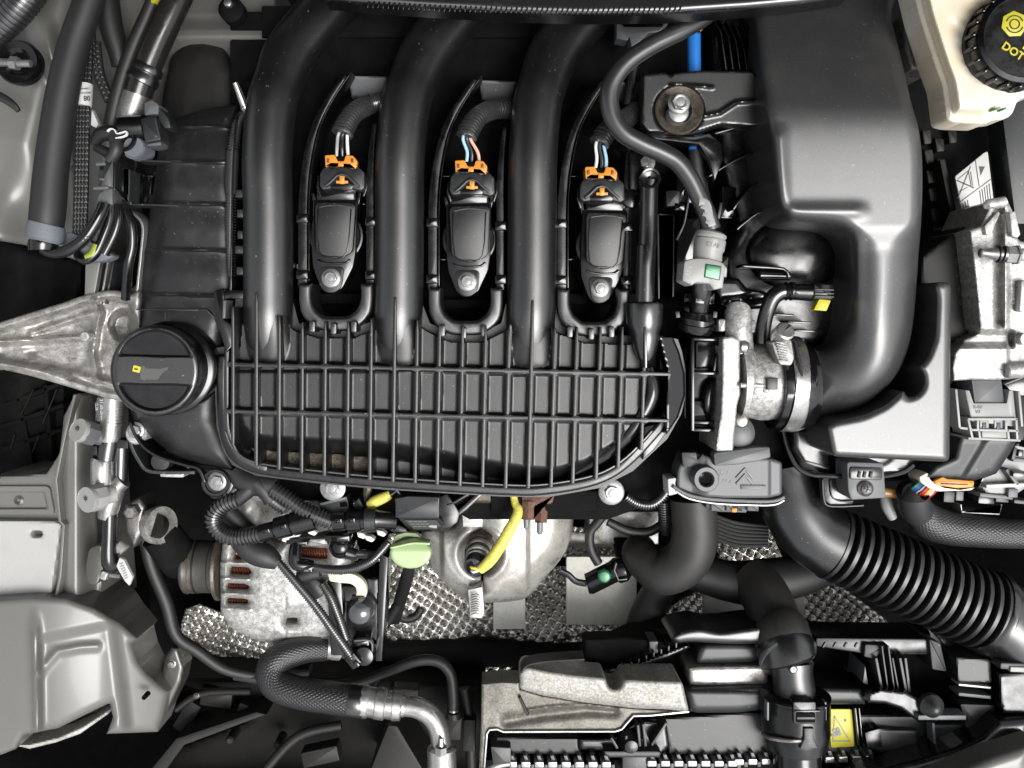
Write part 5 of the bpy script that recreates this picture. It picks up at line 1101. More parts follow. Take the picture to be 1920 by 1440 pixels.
# dipstick
dp = thing('dipstick_handle', 'pale green oil dipstick handle with a raised crescent grip', 'dipstick', 770, 1035, -140)
M().relief(circ(770, 1036, 39, 48, 30), lambda x, y, d: -96+edge(d, 7)-10*sstep(1036, 1014, y), -116, step=1.6).obj('disc', 'green', dp)
M().prism(rc([(734, 1020), (740, 1004), (760, 998), (782, 1000), (790, 1010), (760, 1008), (745, 1018)], 5), -120, -104, 3).obj('rear_lobe', 'green', dp)
M().prism(band([(732, 1028), (750, 1024), (775, 1019), (806, 1020)], 4, 4), -100, -74, 1.5).obj('grip', 'green', dp)
M().relief([(736, 1024), (752, 1015), (775, 1010), (795, 1013), (806, 1018), (775, 1017), (750, 1022)], lambda x, y, d: -88+edge(d, 4), -110, step=1.6).obj('crescent', 'green', dp)
M().tube([(770, 1050, -120, 10), (764, 1080, -200, 12), (752, 1120, -300, 12), (740, 1160, -380, 12)], n=14).obj('tube', 'rubberm', dp)
t = thing('vent_pipe', 'black hose looping below the dipstick', 'hose', 760, 1150, -330)
M().tube([(766, 1070, -260, 9), (758, 1110, -300, 10), (736, 1150, -330, 10), (712, 1185, -350, 10)], n=14).obj('hose', 'rubberm', t)
M().tube([(740, 1150, -380, 8), (760, 1160, -380, 9), (780, 1155, -380, 8), (790, 1140, -380, 8)], n=12).obj('hose', 'rubberm', t)
M().rod([(748, 1140, -370, 8), (760, 1150, -370, 9), (764, 1154, -370, 5)], 14).obj('clamp', 'steel', t)

# ================================================================ exhaust heat cover with oxygen sensor
ex = thing('exhaust_cover', 'pressed aluminised exhaust cover with a narrow split and sensor opening', 'heat cover', 940, 1030, -330)
P = [(870, 946), (900, 936), (1068, 930), (1075, 965), (1070, 1010), (1050, 1050), (1020, 1085), (1000, 1110), (975, 1125), (900, 1130), (860, 1115), (825, 1085), (803, 1050), (790, 1010), (800, 985), (850, 985)]
P = [tuple(p) for p in cr(P, 4, closed=True)]
hole = [tuple(p) for p in cr([(903, 994), (920, 1012), (934, 1030), (930, 1050), (915, 1072), (900, 1078), (882, 1070), (870, 1050), (874, 1025), (892, 1008)], 3, closed=True)]
slit = [(902, 1072), (907, 1072), (905, 1106), (901, 1108)]
def exh(x, y, d):
    r = np.hypot((x-925)/120, (y-985)/120)
    z = -205-30*r*r+edge(d, 40)*1.1
    z = z-16*sstep(985, 995, x)*sstep(1120, 1090, y)*.8 - 22*sstep(834, 824, x)
    z = z+5*np.exp(-((x-904)/1.5)**2)*(y < 992)*0
    z = z+12*np.exp(-((np.hypot(x-902, y-1040)-46)/9)**2)
    return z
M().relief(P, exh, -330, step=2.2, holes=[hole, slit]).obj('shell', 'pressed', ex)
M().prism([(866, 950), (905, 946), (905, 988), (868, 988)], -230, -196, 2).obj('fold_plate', 'pressed', ex)
M().prism(rc([(877, 1106), (904, 1100), (908, 1148), (903, 1160), (882, 1158)], 3), -250, -208, 2).obj('tab', 'pressed', ex)
for i in range(9): M().prism(band([(883, 1118+i*4.4), (892, 1115+i*4.4), (900, 1118+i*4.4)], 1.3, 2), -200, -193.6, .3).obj('stamped_line', 'zinc', ex)
M().relief([(868, 918), (905, 912), (985, 928), (980, 946), (900, 944), (872, 944)], lambda x, y, d: -180+edge(d, 8), -230, step=3).obj('manifold_pipe', 'brass', ex)
os_ = thing('oxygen_sensor', 'oxygen sensor with white rings standing in the exhaust cover', 'sensor', 895, 1050, -240)
M().rod([(906, 1006, -240, 20), (904, 1014, -220, 23), (903, 1018, -210, 23)], 6).obj('hex_base', 'brass', os_)
for i, (y, r_, c_) in enumerate(((1020, 26, 'brass'), (1025, 24, 'rust'), (1030, 25, 'greypl'), (1036, 24, 'brass'), (1041, 23, 'wwire'), (1046, 22.5, 'steel'))):
    x = 902-(y-1020)*.25; z = -206+(y-1020)*1.5; M().rod([(x, y, z, r_-1), (x-.4, y+1.5, z+2, r_), (x-1, y+4, z+8, r_), (x-1.3, y+5, z+10, r_-1)], 32).obj('ring', c_, os_)
M().rod([(894, 1050, -162, 20), (888, 1062, -146, 19), (887, 1064, -142, 18)], 32).obj('barrel', 'plug', os_)
M().rod([(887, 1064.3, -141.5, 13), (887, 1064.5, -141, 13)], 24).obj('mouth', 'void', os_)
for c_, q in (('dblue', (889, 1058)), ('dblue', (894, 1060)), ('ywire', (882, 1062)), ('wwire', (884, 1069))):
    M().tube([(q[0], q[1], -145, 3), (q[0]+5, q[1]+3, -138, 3), (906, 1066, -136, 3)], n=8).obj('wire', c_, os_)
M().tube([(900, 1068, -135, 9), (918, 1052, -130, 11), (938, 1024, -126, 11), (954, 996, -126, 11), (968, 970, -130, 10), (971, 955, -136, 9), (966, 944, -142, 7), (962, 925, -150, 7)], n=18).obj('yellow_sleeve', 'yellow', os_)
t = thing('rusty_studs', 'pair of rusty exhaust nuts with bare studs', 'stud', 1000, 950, -220)
M().prism(rc([(978, 930), (1040, 928), (1036, 944), (1004, 950), (1003, 976), (980, 974)], 3), -230, -170, 3).obj('flange', 'rust', t)
M().rod([(1015, 930, -190, 14), (1014, 980, -180, 13)], 6).obj('nut', 'rust', t)
M().rod([(990, 940, -176, 13), (990, 974, -170, 12)], 6).obj('nut', 'rust', t)
for x, y in ((987, 980), (1012, 990)): M().rod([(x, y-10, -170, 6), (x, y+8, -166, 6), (x, y+12, -166, 3.5)], 16).obj('stud', 'zinc', t)

# ================================================================ coolant hoses
h = thing('coolant_hose', 'fat brownish rubber coolant hose hooking below the actuator housing', 'hose', 1300, 1030, -260)
M().tube([(1300, 935, -130, 43), (1302, 970, -130, 42), (1303, 1000, -134, 42), (1296, 1034, -142, 43), (1276, 1060, -154, 43), (1244, 1072, -170, 42), (1218, 1058, -190, 38), (1200, 1040, -215, 34), (1200, 1030, -250, 30)], n=40, sub=10).obj('hose', 'rubberb', h)
t = thing('branch_hose', 'dark forked coolant hose running to the radiator coupling', 'hose', 1420, 1110, -320)
M().tube([(1260, 1060, -300, 32), (1320, 1078, -290, 34), (1370, 1090, -280, 38), (1420, 1092, -272, 42), (1500, 1078, -290, 38), (1570, 1050, -320, 34)], n=28).obj('hose_arm', 'rubberb', t).data.materials[0] = M_['rubberm']
M().tube([(1400, 1075, -272, 38), (1420, 1096, -250, 44), (1438, 1124, -220, 46), (1452, 1160, -190, 47), (1466, 1192, -160, 48)], n=36).obj('hose_leg', 'rubberb', t)
M().tube([(1250, 1085, -330, 28), (1228, 1120, -340, 30), (1205, 1170, -350, 30), (1196, 1230, -360, 30)], n=20).obj('hose_leg', 'rubberm', t)
text('9809 70', 1436, 1106, -196, 11, -62, 'brown', t); text('VT 123', 1446, 1130, -176, 11, -65, 'brown', t)
c = thing('radiator_coupling', 'black quick coupling joining the coolant hose to the radiator', 'hose coupling', 1490, 1300, -200)
M().rod([(1460, 1176, -155, 48), (1462, 1180, -150, 53), (1470, 1206, -130, 53), (1471, 1210, -128, 50)], 48).obj('crimp_sleeve', 'rubberb', c)
M().rod([(1472, 1212, -128, 53), (1474, 1218, -122, 55), (1477, 1228, -116, 54), (1478, 1232, -112, 52), (1479, 1236, -112, 53), (1481, 1240, -110, 52), (1483, 1246, -108, 40)], 48).obj('ring_collar', 'rubber', c)
M().rod([(1477, 1229, -116, 55), (1477.4, 1230, -115, 56.4), (1478, 1231, -114, 55)], 48).obj('rim_ring', 'greyp', c)
M().rod([(1484, 1242, -112, 40), (1486, 1262, -108, 36), (1489, 1290, -104, 38), (1490, 1300, -104, 38)], 44).obj('neck', 'plastic', c)
M().lathe(1488, 1256, [(8, -76), (8, -68), (6, -66)], n=20).obj('dimple', 'gloss', c)
M().rod([(1490, 1298, -104, 60), (1490, 1301, -104, 65), (1490, 1304, -104, 65), (1490, 1306, -104, 62), (1490, 1310, -104, 64), (1492, 1370, -104, 62)], 56).obj('housing', 'plasticd', c)
M().rod([(1492, 1362, -104, 61), (1492, 1375, -104, 61), (1492, 1380, -104, 60), (1493, 1398, -104, 56), (1493, 1404, -104, 46)], 56).obj('lower_collar', 'plasticd', c)
M().tube([(1431, 1376, -104, 4), (1445, 1384, -62, 4), (1470, 1388, -45, 4), (1492, 1389, -38, 4), (1520, 1388, -44, 4), (1545, 1384, -62, 4), (1556, 1377, -104, 4)], n=10, sub=8).obj('wire_clip', 'steel', c)
M().prism(rc([(1487, 1316), (1530, 1316), (1532, 1358), (1488, 1358)], 5), -60, -34, 2).obj('latch_frame', 'plasticd', c)
M().box(1511, 1346, 36, 18, -50, -31.5, 0, 1, 3).obj('latch_slot', 'void', c); M().box(1511, 1347, 34, 5, -50, -30.8, 0, 1, 2).obj('latch_bar', 'plug', c); M().box(1514, 1334, 48, 3, -50, -31, 0, 1).obj('latch_line', 'gloss', c)
for x in (1440, 1548): M().box(x, 1334, 4, 34, -70, -52, 0, 1).obj('guide_rib', 'greyp', c)
M().prism([(1508, 1366), (1526, 1366), (1526, 1385), (1534, 1404), (1500, 1404), (1508, 1385)], -60, -30, 2).obj('tongue', 'plug', c)
M().rod([(1494, 1400, -110, 44), (1496, 1470, -110, 44)], 40).obj('spigot', 'gloss', c)

# ================================================================ corrugated intake hose
h = thing('intake_duct', 'large black corrugated air duct curving down to the lower right corner', 'duct', 1700, 1080, -220)
M().tube([(1470, 880, -190, 60), (1480, 920, -180, 60), (1494, 958, -172, 62), (1524, 996, -166, 64), (1566, 1022, -160, 66)], n=44, sub=10).obj('elbow', 'gloss', h).data.materials[0] = M_['rubber']
a = np.array((1562, 1020)); b = np.array((1846, 1146))
n_ = 17
M().tube([(a[0], a[1], -160, 54), (b[0], b[1], -150, 60)], n=44, smooth=False).obj('core', 'void', h)
for i in range(n_):
    f = i/(n_-1); p = a+(b-a)*f; u = (b-a)/np.linalg.norm(b-a); r_ = 68+8*f; z = -160+10*f
    q = lambda s_, rr: (p[0]+u[0]*s_, p[1]+u[1]*s_, z, rr)
    M().rod([q(-5.2, r_-13), q(-4.2, r_-1), q(-3.4, r_), q(3.4, r_), q(4.2, r_-1), q(5.2, r_-13)], 48).obj('corrugation', 'bellows', h)
M().rod([(1846, 1146, -150, 76), (1850, 1148, -150, 79), (1858, 1151, -150, 80), (1860, 1152, -150, 78)], 48).obj('end_ring', 'rubber', h)
M().tube([(1846, 1146, -150, 76), (1880, 1170, -152, 76), (1915, 1215, -156, 74), (1930, 1270, -160, 72), (1928, 1330, -160, 66), (1910, 1370, -160, 66)], n=44, sub=8).obj('lower_elbow', 'rubber', h)
M().relief([(1872, 1262), (1940, 1258), (1940, 1345), (1880, 1340), (1874, 1320)], lambda x, y, d: -88+edge(d, 8), -170, step=4).obj('bracket_face', 'plasticd', h)
M().prism(rc(rect(1906, 1250, 60, 12, 2), 3), -120, -78, 2).obj('clip', 'plug', h); M().box(1912, 1256, 34, 9, -100, -74, 2, 1).obj('clip_label', 'greypl', h)
t = thing('bumper_beam', 'dark glossy moulding sweeping above the bumper edge', 'moulding', 1720, 1400, -120)
M().relief([(1560, 1470), (1640, 1440), (1720, 1420), (1790, 1400), (1840, 1374), (1868, 1346), (1940, 1340), (1940, 1392), (1860, 1418), (1790, 1446), (1730, 1470)], lambda x, y, d: -60+edge(d, 24), -220, step=4).obj('moulding', 'plasticd', t)

# ================================================================ radiator, fan shroud, brackets
rd = thing('radiator', 'silver radiator core with crenellated top strip along the bottom edge', 'radiator', 1250, 1440, -200)
M().prism([(905, 1425), (1760, 1425), (1760, 1470), (905, 1470)], -260, -170, 2).obj('core', 'void', rd)
def frow(x0, x1, y0, slope, z, cc):
    x = x0
    while x < x1:
        y = y0+slope*(x-x0); M().prism(rc([(x, y), (x+17, y), (x+17, y+11), (x, y+11)], 2.5), -172, z, 1.5).obj('fin_cap', 'alus', rd); M().box(x+20.5, y+10, 7.5, 10, -172, z-14, 0, 1).obj('fin_gap', 'plug', rd)
        M().prism([(x+4, y-12), (x+10, y-12), (x+14, y-2), (x+7, y-2)], -172, z-6, .6).obj('fin_slot', 'greyp', rd); x += 25.2
frow(952, 1150, 1429, 0, -128, 0); frow(1214, 1372, 1427, 0, -128, 0); frow(1378, 1440, 1424, -.02, -128, 0); frow(1548, 1734, 1420, -.03, -128, 0)
M().prism(rc([(920, 1400), (958, 1402), (958, 1440), (925, 1440)], 3), -170, -124, 2).obj('end_tank', 'plug', rd)
M().tube([(905, 1452, -130, 7), (930, 1436, -128, 7), (955, 1431, -128, 6)], n=12).obj('edge_tube', 'alus', rd)
fs = thing('fan_shroud', 'black plastic radiator fan shroud with yellow fan warning sticker', 'fan shroud', 1500, 1310, -300)
M().relief([(1180, 1190), (1240, 1172), (1400, 1168), (1560, 1186), (1760, 1190), (1880, 1230), (1900, 1400), (1740, 1430), (910, 1428), (905, 1300), (1000, 1260), (1100, 1230)], lambda x, y, d: -240+edge(d, 20), -330, step=8).obj('back_wall', 'void', fs)
M().relief([(930, 1382), (1085, 1384), (1086, 1414), (1010, 1414), (952, 1412), (925, 1400)], lambda x, y, d: -150+edge(d, 4), -240, step=3).obj('front_face', 'plug', fs)
M().relief([(1170, 1352), (1258, 1345), (1400, 1335), (1740, 1342), (1745, 1418), (1255, 1414), (1252, 1400), (1240, 1356)], lambda x, y, d: -150+edge(d, 6), -240, step=4).obj('front_face', 'plasticd', fs).data.materials[0] = M_['plug']
M().relief([(1292, 1334), (1288, 1290), (1420, 1286), (1620, 1290), (1622, 1320), (1400, 1322), (1388, 1332)], lambda x, y, d: -120+edge(d, 12), -240, step=3).obj('upper_face', 'plasticd', fs).data.materials[0] = M_['plug']
# motor stack of the fan
M().relief(cr([(1258, 1196), (1275, 1184), (1310, 1178), (1350, 1184), (1400, 1178), (1440, 1176), (1440, 1204), (1380, 1207), (1300, 1204), (1270, 1206)], 4, True), lambda x, y, d: -120+edge(d, 10), -240, step=3).obj('motor_rim', 'plastic', fs)
M().relief(rc([(1314, 1206), (1430, 1206), (1440, 1238), (1400, 1244), (1306, 1246), (1304, 1230)], 12), lambda x, y, d: -150+edge(d, 14), -240, step=3).obj('motor_cup', 'plasticd', fs).data.materials[0] = M_['plug']
M().relief(rc([(1290, 1250), (1440, 1246), (1440, 1286), (1360, 1290), (1292, 1286)], 6), lambda x, y, d: -140+edge(d, 10), -240, step=3).obj('motor_can', 'aluold', fs)
M().relief(rc([(1284, 1290), (1440, 1292), (1436, 1330), (1380, 1336), (1300, 1336), (1290, 1322)], 14), lambda x, y, d: -116+edge(d, 14), -240, step=3).obj('motor_base', 'plasticd', fs).data.materials[0] = M_['plug']
M().relief([(1180, 1250), (1290, 1208), (1296, 1214), (1190, 1262), (1100, 1268), (1060, 1262)], lambda x, y, d: -170+edge(d, 4), -240, step=3).obj('arm', 'plasticd', fs)
for i in range(8): M().box(1170+i*14, 1252-i*6, 3, 9, -200, -160, 0, .6).obj('arm_rib', 'plug', fs)
M().relief(rc([(1095, 1196), (1180, 1194), (1270, 1204), (1260, 1234), (1170, 1250), (1092, 1240)], 8), lambda x, y, d: -190+edge(d, 10), -240, step=4).obj('relay_box', 'void', fs)
M().box(1226, 1214, 16, 22, -240, -180, 0, 2).obj('relay_clip', 'greyp', fs)
for P_, z, c_ in (([(1530, 1196), (1740, 1198), (1744, 1228), (1630, 1228), (1530, 1212)], -140, 'plasticd'), ([(1622, 1208), (1665, 1210), (1640, 1236), (1620, 1232)], -124, 'plug'), ([(1742, 1198), (1764, 1206), (1776, 1260), (1748, 1256)], -130, 'plug'), ([(1735, 1172), (1790, 1186), (1800, 1240), (1756, 1220)], -170, 'gloss')): M().prism(rc(P_, 4), -240, z, 3).obj('frame_block', c_, fs)
for i in range(5): M().box(1546+i*20, 1210, 3, 10, -150, -136, 30, .6).obj('frame_rib', 'plug', fs)
for x in (1643, 1654, 1666, 1674, 1688, 1698): M().prism(band([(x, 1212 if x in (1654, 1666) else 1234), (x+12 if x < 1690 else x+8, 1298)], 5 if x in (1643, 1688, 1698) else 3), -200, -112, 1).obj('vane', 'plug', fs)
M().prism([(1618, 1280), (1622, 1248), (1628, 1284)], -200, -120, 1).obj('vane', 'greyp', fs)
M().relief([(1628, 1300), (1650, 1292), (1700, 1298), (1722, 1310), (1735, 1340), (1815, 1344), (1815, 1352), (1722, 1354), (1690, 1330), (1660, 1320), (1628, 1318)], lambda x, y, d: -90+edge(d, 6), -200, step=2.6).obj('bracket_arm', 'plasticd', fs)
M().prism(band([(1722, 1346), (1812, 1346)], 9), -110, -76, 2).obj('bracket_lip', 'greyp', fs)
M().lathe(1757, 1334, [(24, -90), (23, -80), (14, -70), (8, -62), (3, -60)], n=32).obj('bolt_cover', 'plug', fs)
M().relief([(1740, 1354), (1812, 1354), (1820, 1420), (1750, 1424)], lambda x, y, d: -130+edge(d, 10), -240, step=4).obj('post', 'plug', fs)
M().prism(band([(1750, 1356), (1756, 1420)], 5), -140, -112, 1.5).obj('post_edge', 'greyp', fs)
M().relief([(1630, 1360), (1650, 1366), (1720, 1370), (1722, 1412), (1650, 1410), (1632, 1404)], lambda x, y, d: -132+edge(d, 4), -200, step=3).obj('side_face', 'plug', fs)
M().prism([(1622, 1374), (1650, 1366), (1656, 1402), (1626, 1402)], -160, -122, 2).obj('side_block', 'plasticd', fs)
for x in (1604, 1611): M().prism(band([(x, 1328), (x+8, 1404)], 2.6), -160, -134, .6).obj('groove_rib', 'gloss', fs)
M().relief(rc([(1792, 1232), (1856, 1236), (1860, 1280), (1796, 1284)], 4), lambda x, y, d: -110+edge(d, 4), -240, step=3).obj('relay', 'plug', fs)
M().prism(band([(1798, 1284), (1858, 1290)], 4), -130, -100, 1).obj('relay_edge', 'zinc', fs); M().prism(band([(1798, 1302), (1858, 1308)], 6), -150, -110, 1).obj('relay_edge', 'greyp', fs)
M().prism(rc([(1800, 1320), (1866, 1322), (1874, 1372), (1852, 1388), (1815, 1376)], 5), -200, -116, 3).obj('corner_panel', 'plug', fs)
M().prism(rc([(1555, 1330), (1597, 1330), (1602, 1400), (1558, 1402)], 4), -150, -146, .4).obj('sticker', 'yellowp', fs)
for A_, B_ in (((1565, 1343), (1562, 1390)), ((1562, 1390), (1594, 1390)), ((1594, 1390), (1565, 1343))): M().prism(band([A_, B_], 1.8), -146, -145, 0).obj('sticker_line', 'inkg', fs)
for a_ in range(4): M().prism(circ(1569+5*math.cos(R(a_*90+30)), 1373+5*math.sin(R(a_*90+30)), 4.2, 12), -146, -144.8, 0).obj('fan_symbol', 'inkg', fs)
M().prism(circ(1585, 1351, 2, 10), -146, -144.8, 0).obj('sticker_dot', 'ink', fs)
# pressed metal bracket over the shroud
pb = thing('shroud_bracket', 'pressed aluminium bracket with a notch above the radiator', 'bracket', 1100, 1310, -200)
P = [(974, 1262), (980, 1252), (990, 1250), (1030, 1258), (1073, 1264), (1134, 1270), (1140, 1288), (1152, 1292), (1164, 1288), (1170, 1273), (1277, 1277), (1281, 1286), (1292, 1334), (1250, 1330), (1190, 1328), (1102, 1318), (1015, 1304), (974, 1292)]
M().prism(band([(978, 1262), (984, 1252), (1000, 1245), (1040, 1240), (1096, 1237)], 4, 4), -130, -86, 1.2).obj('opening_rim', 'dark', pb)
M().relief(rc(P, 7), lambda x, y, d: -70+edge(d, 9)-.1*(1277-x)-.35*np.maximum(y-(1290+.12*(x-974)), 0), -170, step=2.2).obj('upright_band', 'bracketm', pb)
P = [(903, 1282), (940, 1278), (974, 1280), (974, 1292), (1015, 1304), (1102, 1318), (1190, 1328), (1292, 1334), (1220, 1341), (1186, 1341), (1175, 1352), (1164, 1366), (1152, 1370), (942, 1371), (930, 1366), (917, 1368), (912, 1380), (907, 1440), (898, 1440), (902, 1350)]
M().relief(P, lambda x, y, d: -104+edge(d, 4)-9*np.exp(-(pline([(950, 1352), (1020, 1340), (1100, 1332), (1150, 1334)], x, y)/11)**2)+5*np.exp(-(pline([(992, 1332), (1030, 1326), (1100, 1322), (1160, 1330)], x, y)/4)**2), -170, step=2.2).obj('base_plate', 'pressed', pb).data.materials[0] = mat('dusty pressed steel', (.2,.19,.165), .5, metal=.5, grain=.3, gs=500, var=(.11,.1,.085), vs=50, bump=.3, bs=500)
M().prism(band([(908, 1440), (913, 1376), (918, 1369), (932, 1368), (944, 1373), (1154, 1372), (1166, 1368), (1178, 1354), (1188, 1343), (1222, 1342), (1292, 1335)], 3.4), -130, -98, 1).obj('bright_edge', 'alus', pb)
M().prism(band([(974, 1308), (990, 1342)], 5), -120, -94, 1.5).obj('scored_rib', 'dark', pb)
sb_ = thing('radiator_mount', 'black plastic radiator mount with ribs in front of the metal bracket', 'mount', 1190, 1390, -180)
M().relief([(1085, 1384), (1128, 1384), (1160, 1380), (1178, 1362), (1200, 1350), (1250, 1354), (1256, 1400), (1240, 1418), (1140, 1418), (1132, 1408), (1086, 1406)], lambda x, y, d: -140+edge(d, 8), -200, step=2.6).obj('body', 'plasticd', sb_)
M().relief([(1132, 1408), (1236, 1408), (1240, 1412), (1236, 1420), (1142, 1420), (1134, 1416)], lambda x, y, d: -112+edge(d, 3), -160, step=2).obj('shelf', 'plug', sb_)
M().lathe(1184, 1402, [(24, -126), (22, -116), (14, -108), (12, -98), (4, -96)], n=32).obj('button', 'plasticd', sb_)
for P_ in ([(1196, 1360), (1200, 1400)], [(1206, 1358), (1211, 1400)], [(1250, 1356), (1222, 1398)], [(1174, 1380), (1176, 1400)], [(1146, 1384), (1158, 1404)]): M().prism(band([P_[0], P_[1]], 5), -150, -106, 1.5).obj('rib', 'plug', sb_)
M().box(1190, 1434, 46, 36, -200, -134, 0, 3).obj('stem', 'plug', sb_)

# ================================================================ braided air conditioning hose
bh_ = thing('air_conditioning_hose', 'black braided hose with silver crimp bending down beside the fan shroud', 'hose', 640, 1280, -260)
M().tube([(612, 1216, -230, 22), (570, 1218, -215, 25), (528, 1232, -200, 27), (508, 1256, -190, 28), (520, 1284, -182, 29), (566, 1300, -176, 29), (620, 1308, -172, 29), (660, 1314, -170, 29)], n=36, sub=10).obj('braided_hose', 'braidb', bh_)
M().rod([(652, 1313, -170, 28), (655, 1313, -170, 30), (678, 1316, -170, 30), (682, 1316, -170, 28)], 32).obj('black_sleeve', 'rubber', bh_)
M().rod([(676, 1315, -170, 26), (678, 1315, -170, 30), (690, 1316, -170, 29), (692, 1316, -170, 27), (704, 1318, -170, 27), (706, 1318, -170, 29), (722, 1320, -170, 29), (724, 1320, -170, 26), (736, 1322, -170, 26), (738, 1322, -170, 28), (752, 1323, -170, 27), (754, 1323, -170, 21), (760, 1324, -170, 20)], 12).obj('crimp_ferrule', 'aluold', bh_).data.materials[0] = M_['alus']
M().tube([(754, 1323, -170, 19), (780, 1326, -168, 19), (806, 1340, -166, 19), (822, 1366, -164, 19), (828, 1400, -162, 19)], n=28, sub=8).obj('elbow_pipe', 'alus', bh_)
M().rod([(828, 1398, -160, 22), (828, 1402, -160, 27), (829, 1460, -160, 27)], 28).obj('block', 'alus', bh_)
M().rod([(827, 1384, -134, 5), (827, 1398, -134, 6)], 10).obj('bleed_stem', 'alus', bh_); M().rod([(827, 1400, -134, 12), (827, 1414, -134, 12)], 6).obj('hex_nut', 'zinc', bh_)
M().rod([(596, 1210, -232, 23), (612, 1210, -240, 24), (640, 1216, -250, 22)], 20).obj('rear_ferrule', 'aluold', bh_)
t = thing('thin_hose', 'thin black hose arching over the dark undertray', 'hose', 800, 1290, -300)
M().tube([(440, 1266, -300, 9), (560, 1284, -290, 9), (660, 1282, -280, 9), (720, 1262, -270, 9), (780, 1240, -262, 10), (820, 1240, -258, 10), (844, 1262, -256, 10), (850, 1300, -256, 10), (850, 1330, -256, 10)], n=16, sub=8).obj('hose', 'rubberm', t)
M().rod([(850, 1322, -256, 9), (850, 1334, -256, 9)], 14).obj('crimp', 'steel', t); M().rod([(851, 1336, -256, 13), (851, 1346, -256, 14)], 14).obj('grommet', 'rubberm', t); M().box(850, 1366, 30, 44, -340, -262, 4, 3, 3).obj('fitting', 'aluold', t).data.materials[0] = M_['dark']
t = thing('ground_cable', 'long thin black cable dropping from the service ports to the undertray', 'cable', 300, 1130, -260)
M().tube([(262, 940, -230, 12), (268, 990, -240, 11), (284, 1060, -250, 12), (312, 1130, -260, 12), (330, 1190, -270, 11), (370, 1220, -280, 11), (420, 1254, -290, 10), (480, 1268, -300, 9)], n=16, sub=8).obj('cable', 'rubberm', t)
t = thing('sensor_cable', 'twisted dark wires with a green plug below the exhaust cover', 'wiring connector', 1120, 1070, -260)
M().tube([(1050, 1070, -240, 6), (1066, 1078, -240, 6), (1080, 1090, -240, 6), (1100, 1094, -240, 6)], n=10).obj('wires', 'rubber', t)
M().rod([(1100, 1096, -240, 17), (1104, 1095, -240, 20), (1150, 1072, -240, 20), (1156, 1070, -240, 24), (1170, 1066, -240, 24), (1182, 1062, -240, 14), (1192, 1060, -240, 14)], 20).obj('plug', 'gloss', t)
M().lathe(1134, 1082, [(12, -224), (12, -212), (9, -208), (4, -207)], n=20).obj('green_key', 'dgreen', t)
M().prism(band([(1156, 1056), (1152, 1070), (1160, 1088), (1176, 1086)], 2.4), -220, -208, .5).obj('plug_edge', 'greyp', t)
M().tube([(1148, 945, -220, 9), (1120, 980, -230, 9), (1106, 1000, -234, 9), (1108, 1030, -236, 9), (1122, 1056, -240, 9)], n=12).obj('strap', 'rubberm', t)
M().tube([(1140, 978, -230, 8), (1180, 996, -230, 9), (1220, 996, -230, 9), (1258, 970, -230, 8)], n=12).obj('strap', 'rubberm', t)
M().relief(rc([(1150, 1008), (1200, 1008), (1200, 1060), (1160, 1060)], 4), lambda x, y, d: -290+edge(d, 8), -340, step=4).obj('bracket', 'void', t)
t = thing('bottle_hose', 'black concertina hose between actuator housing and intake duct', 'hose', 1390, 970, -300)
for i in range(7):
    P_ = [(1330, 962+i*7, -250-i*4, 3.4), (1380, 980+i*7, -246-i*4, 3.6), (1440, 986+i*6, -250-i*4, 3.4)]; M().tube(P_, n=8).obj('fold', 'rubberm', t)

# ================================================================ left: service ports and pipes
ap = thing('service_pipe', 'aluminium air conditioning pipe with two service ports beside the rail', 'pipe', 205, 900, -200)
M().tube([(212, 740, -130, 19), (210, 780, -128, 19), (206, 820, -126, 20), (204, 828, -126, 17)], n=28, smooth=False).obj('upper_pipe', 'alus', ap)
M().box(188, 768, 18, 46, -160, -112, 4, 3, 3).obj('date_label', 'greypl', ap).data.materials[0] = M_['greyp']
text('31.05.2022', 191, 768, -111.6, 9, -86, 'paper', ap); text('12.36', 181, 762, -111.6, 7, -86, 'paper', ap)
for y in range(758, 800, 6): M().rod([(211, y, -128, 19.6), (211, y+3, -128, 19.6)], 28).obj('pipe_ring', 'alus', ap)
M().rod([(206, 826, -126, 17), (203, 842, -126, 18), (200, 862, -126, 17)], 24).obj('joint', 'rubber', ap)
M().rod([(193, 860, -128, 19), (192, 864, -128, 21), (192, 905, -128, 21), (192, 912, -128, 18)], 28).obj('ferrule', 'alus', ap)
M().rod([(228, 838, -140, 14), (226, 900, -140, 12), (214, 930, -140, 14)], 20).obj('side_pipe', 'rubber', ap)
M().rod([(232, 900, -136, 16), (218, 912, -136, 18), (204, 950, -136, 20), (200, 972, -136, 16)], 24).obj('branch_body', 'dark', ap).data.materials[0] = M_['steel']
M().tube([(206, 965, -134, 14), (205, 1000, -134, 13), (204, 1040, -134, 14), (208, 1058, -140, 15), (224, 1052, -150, 14)], n=24).obj('lower_pipe', 'gloss', ap)
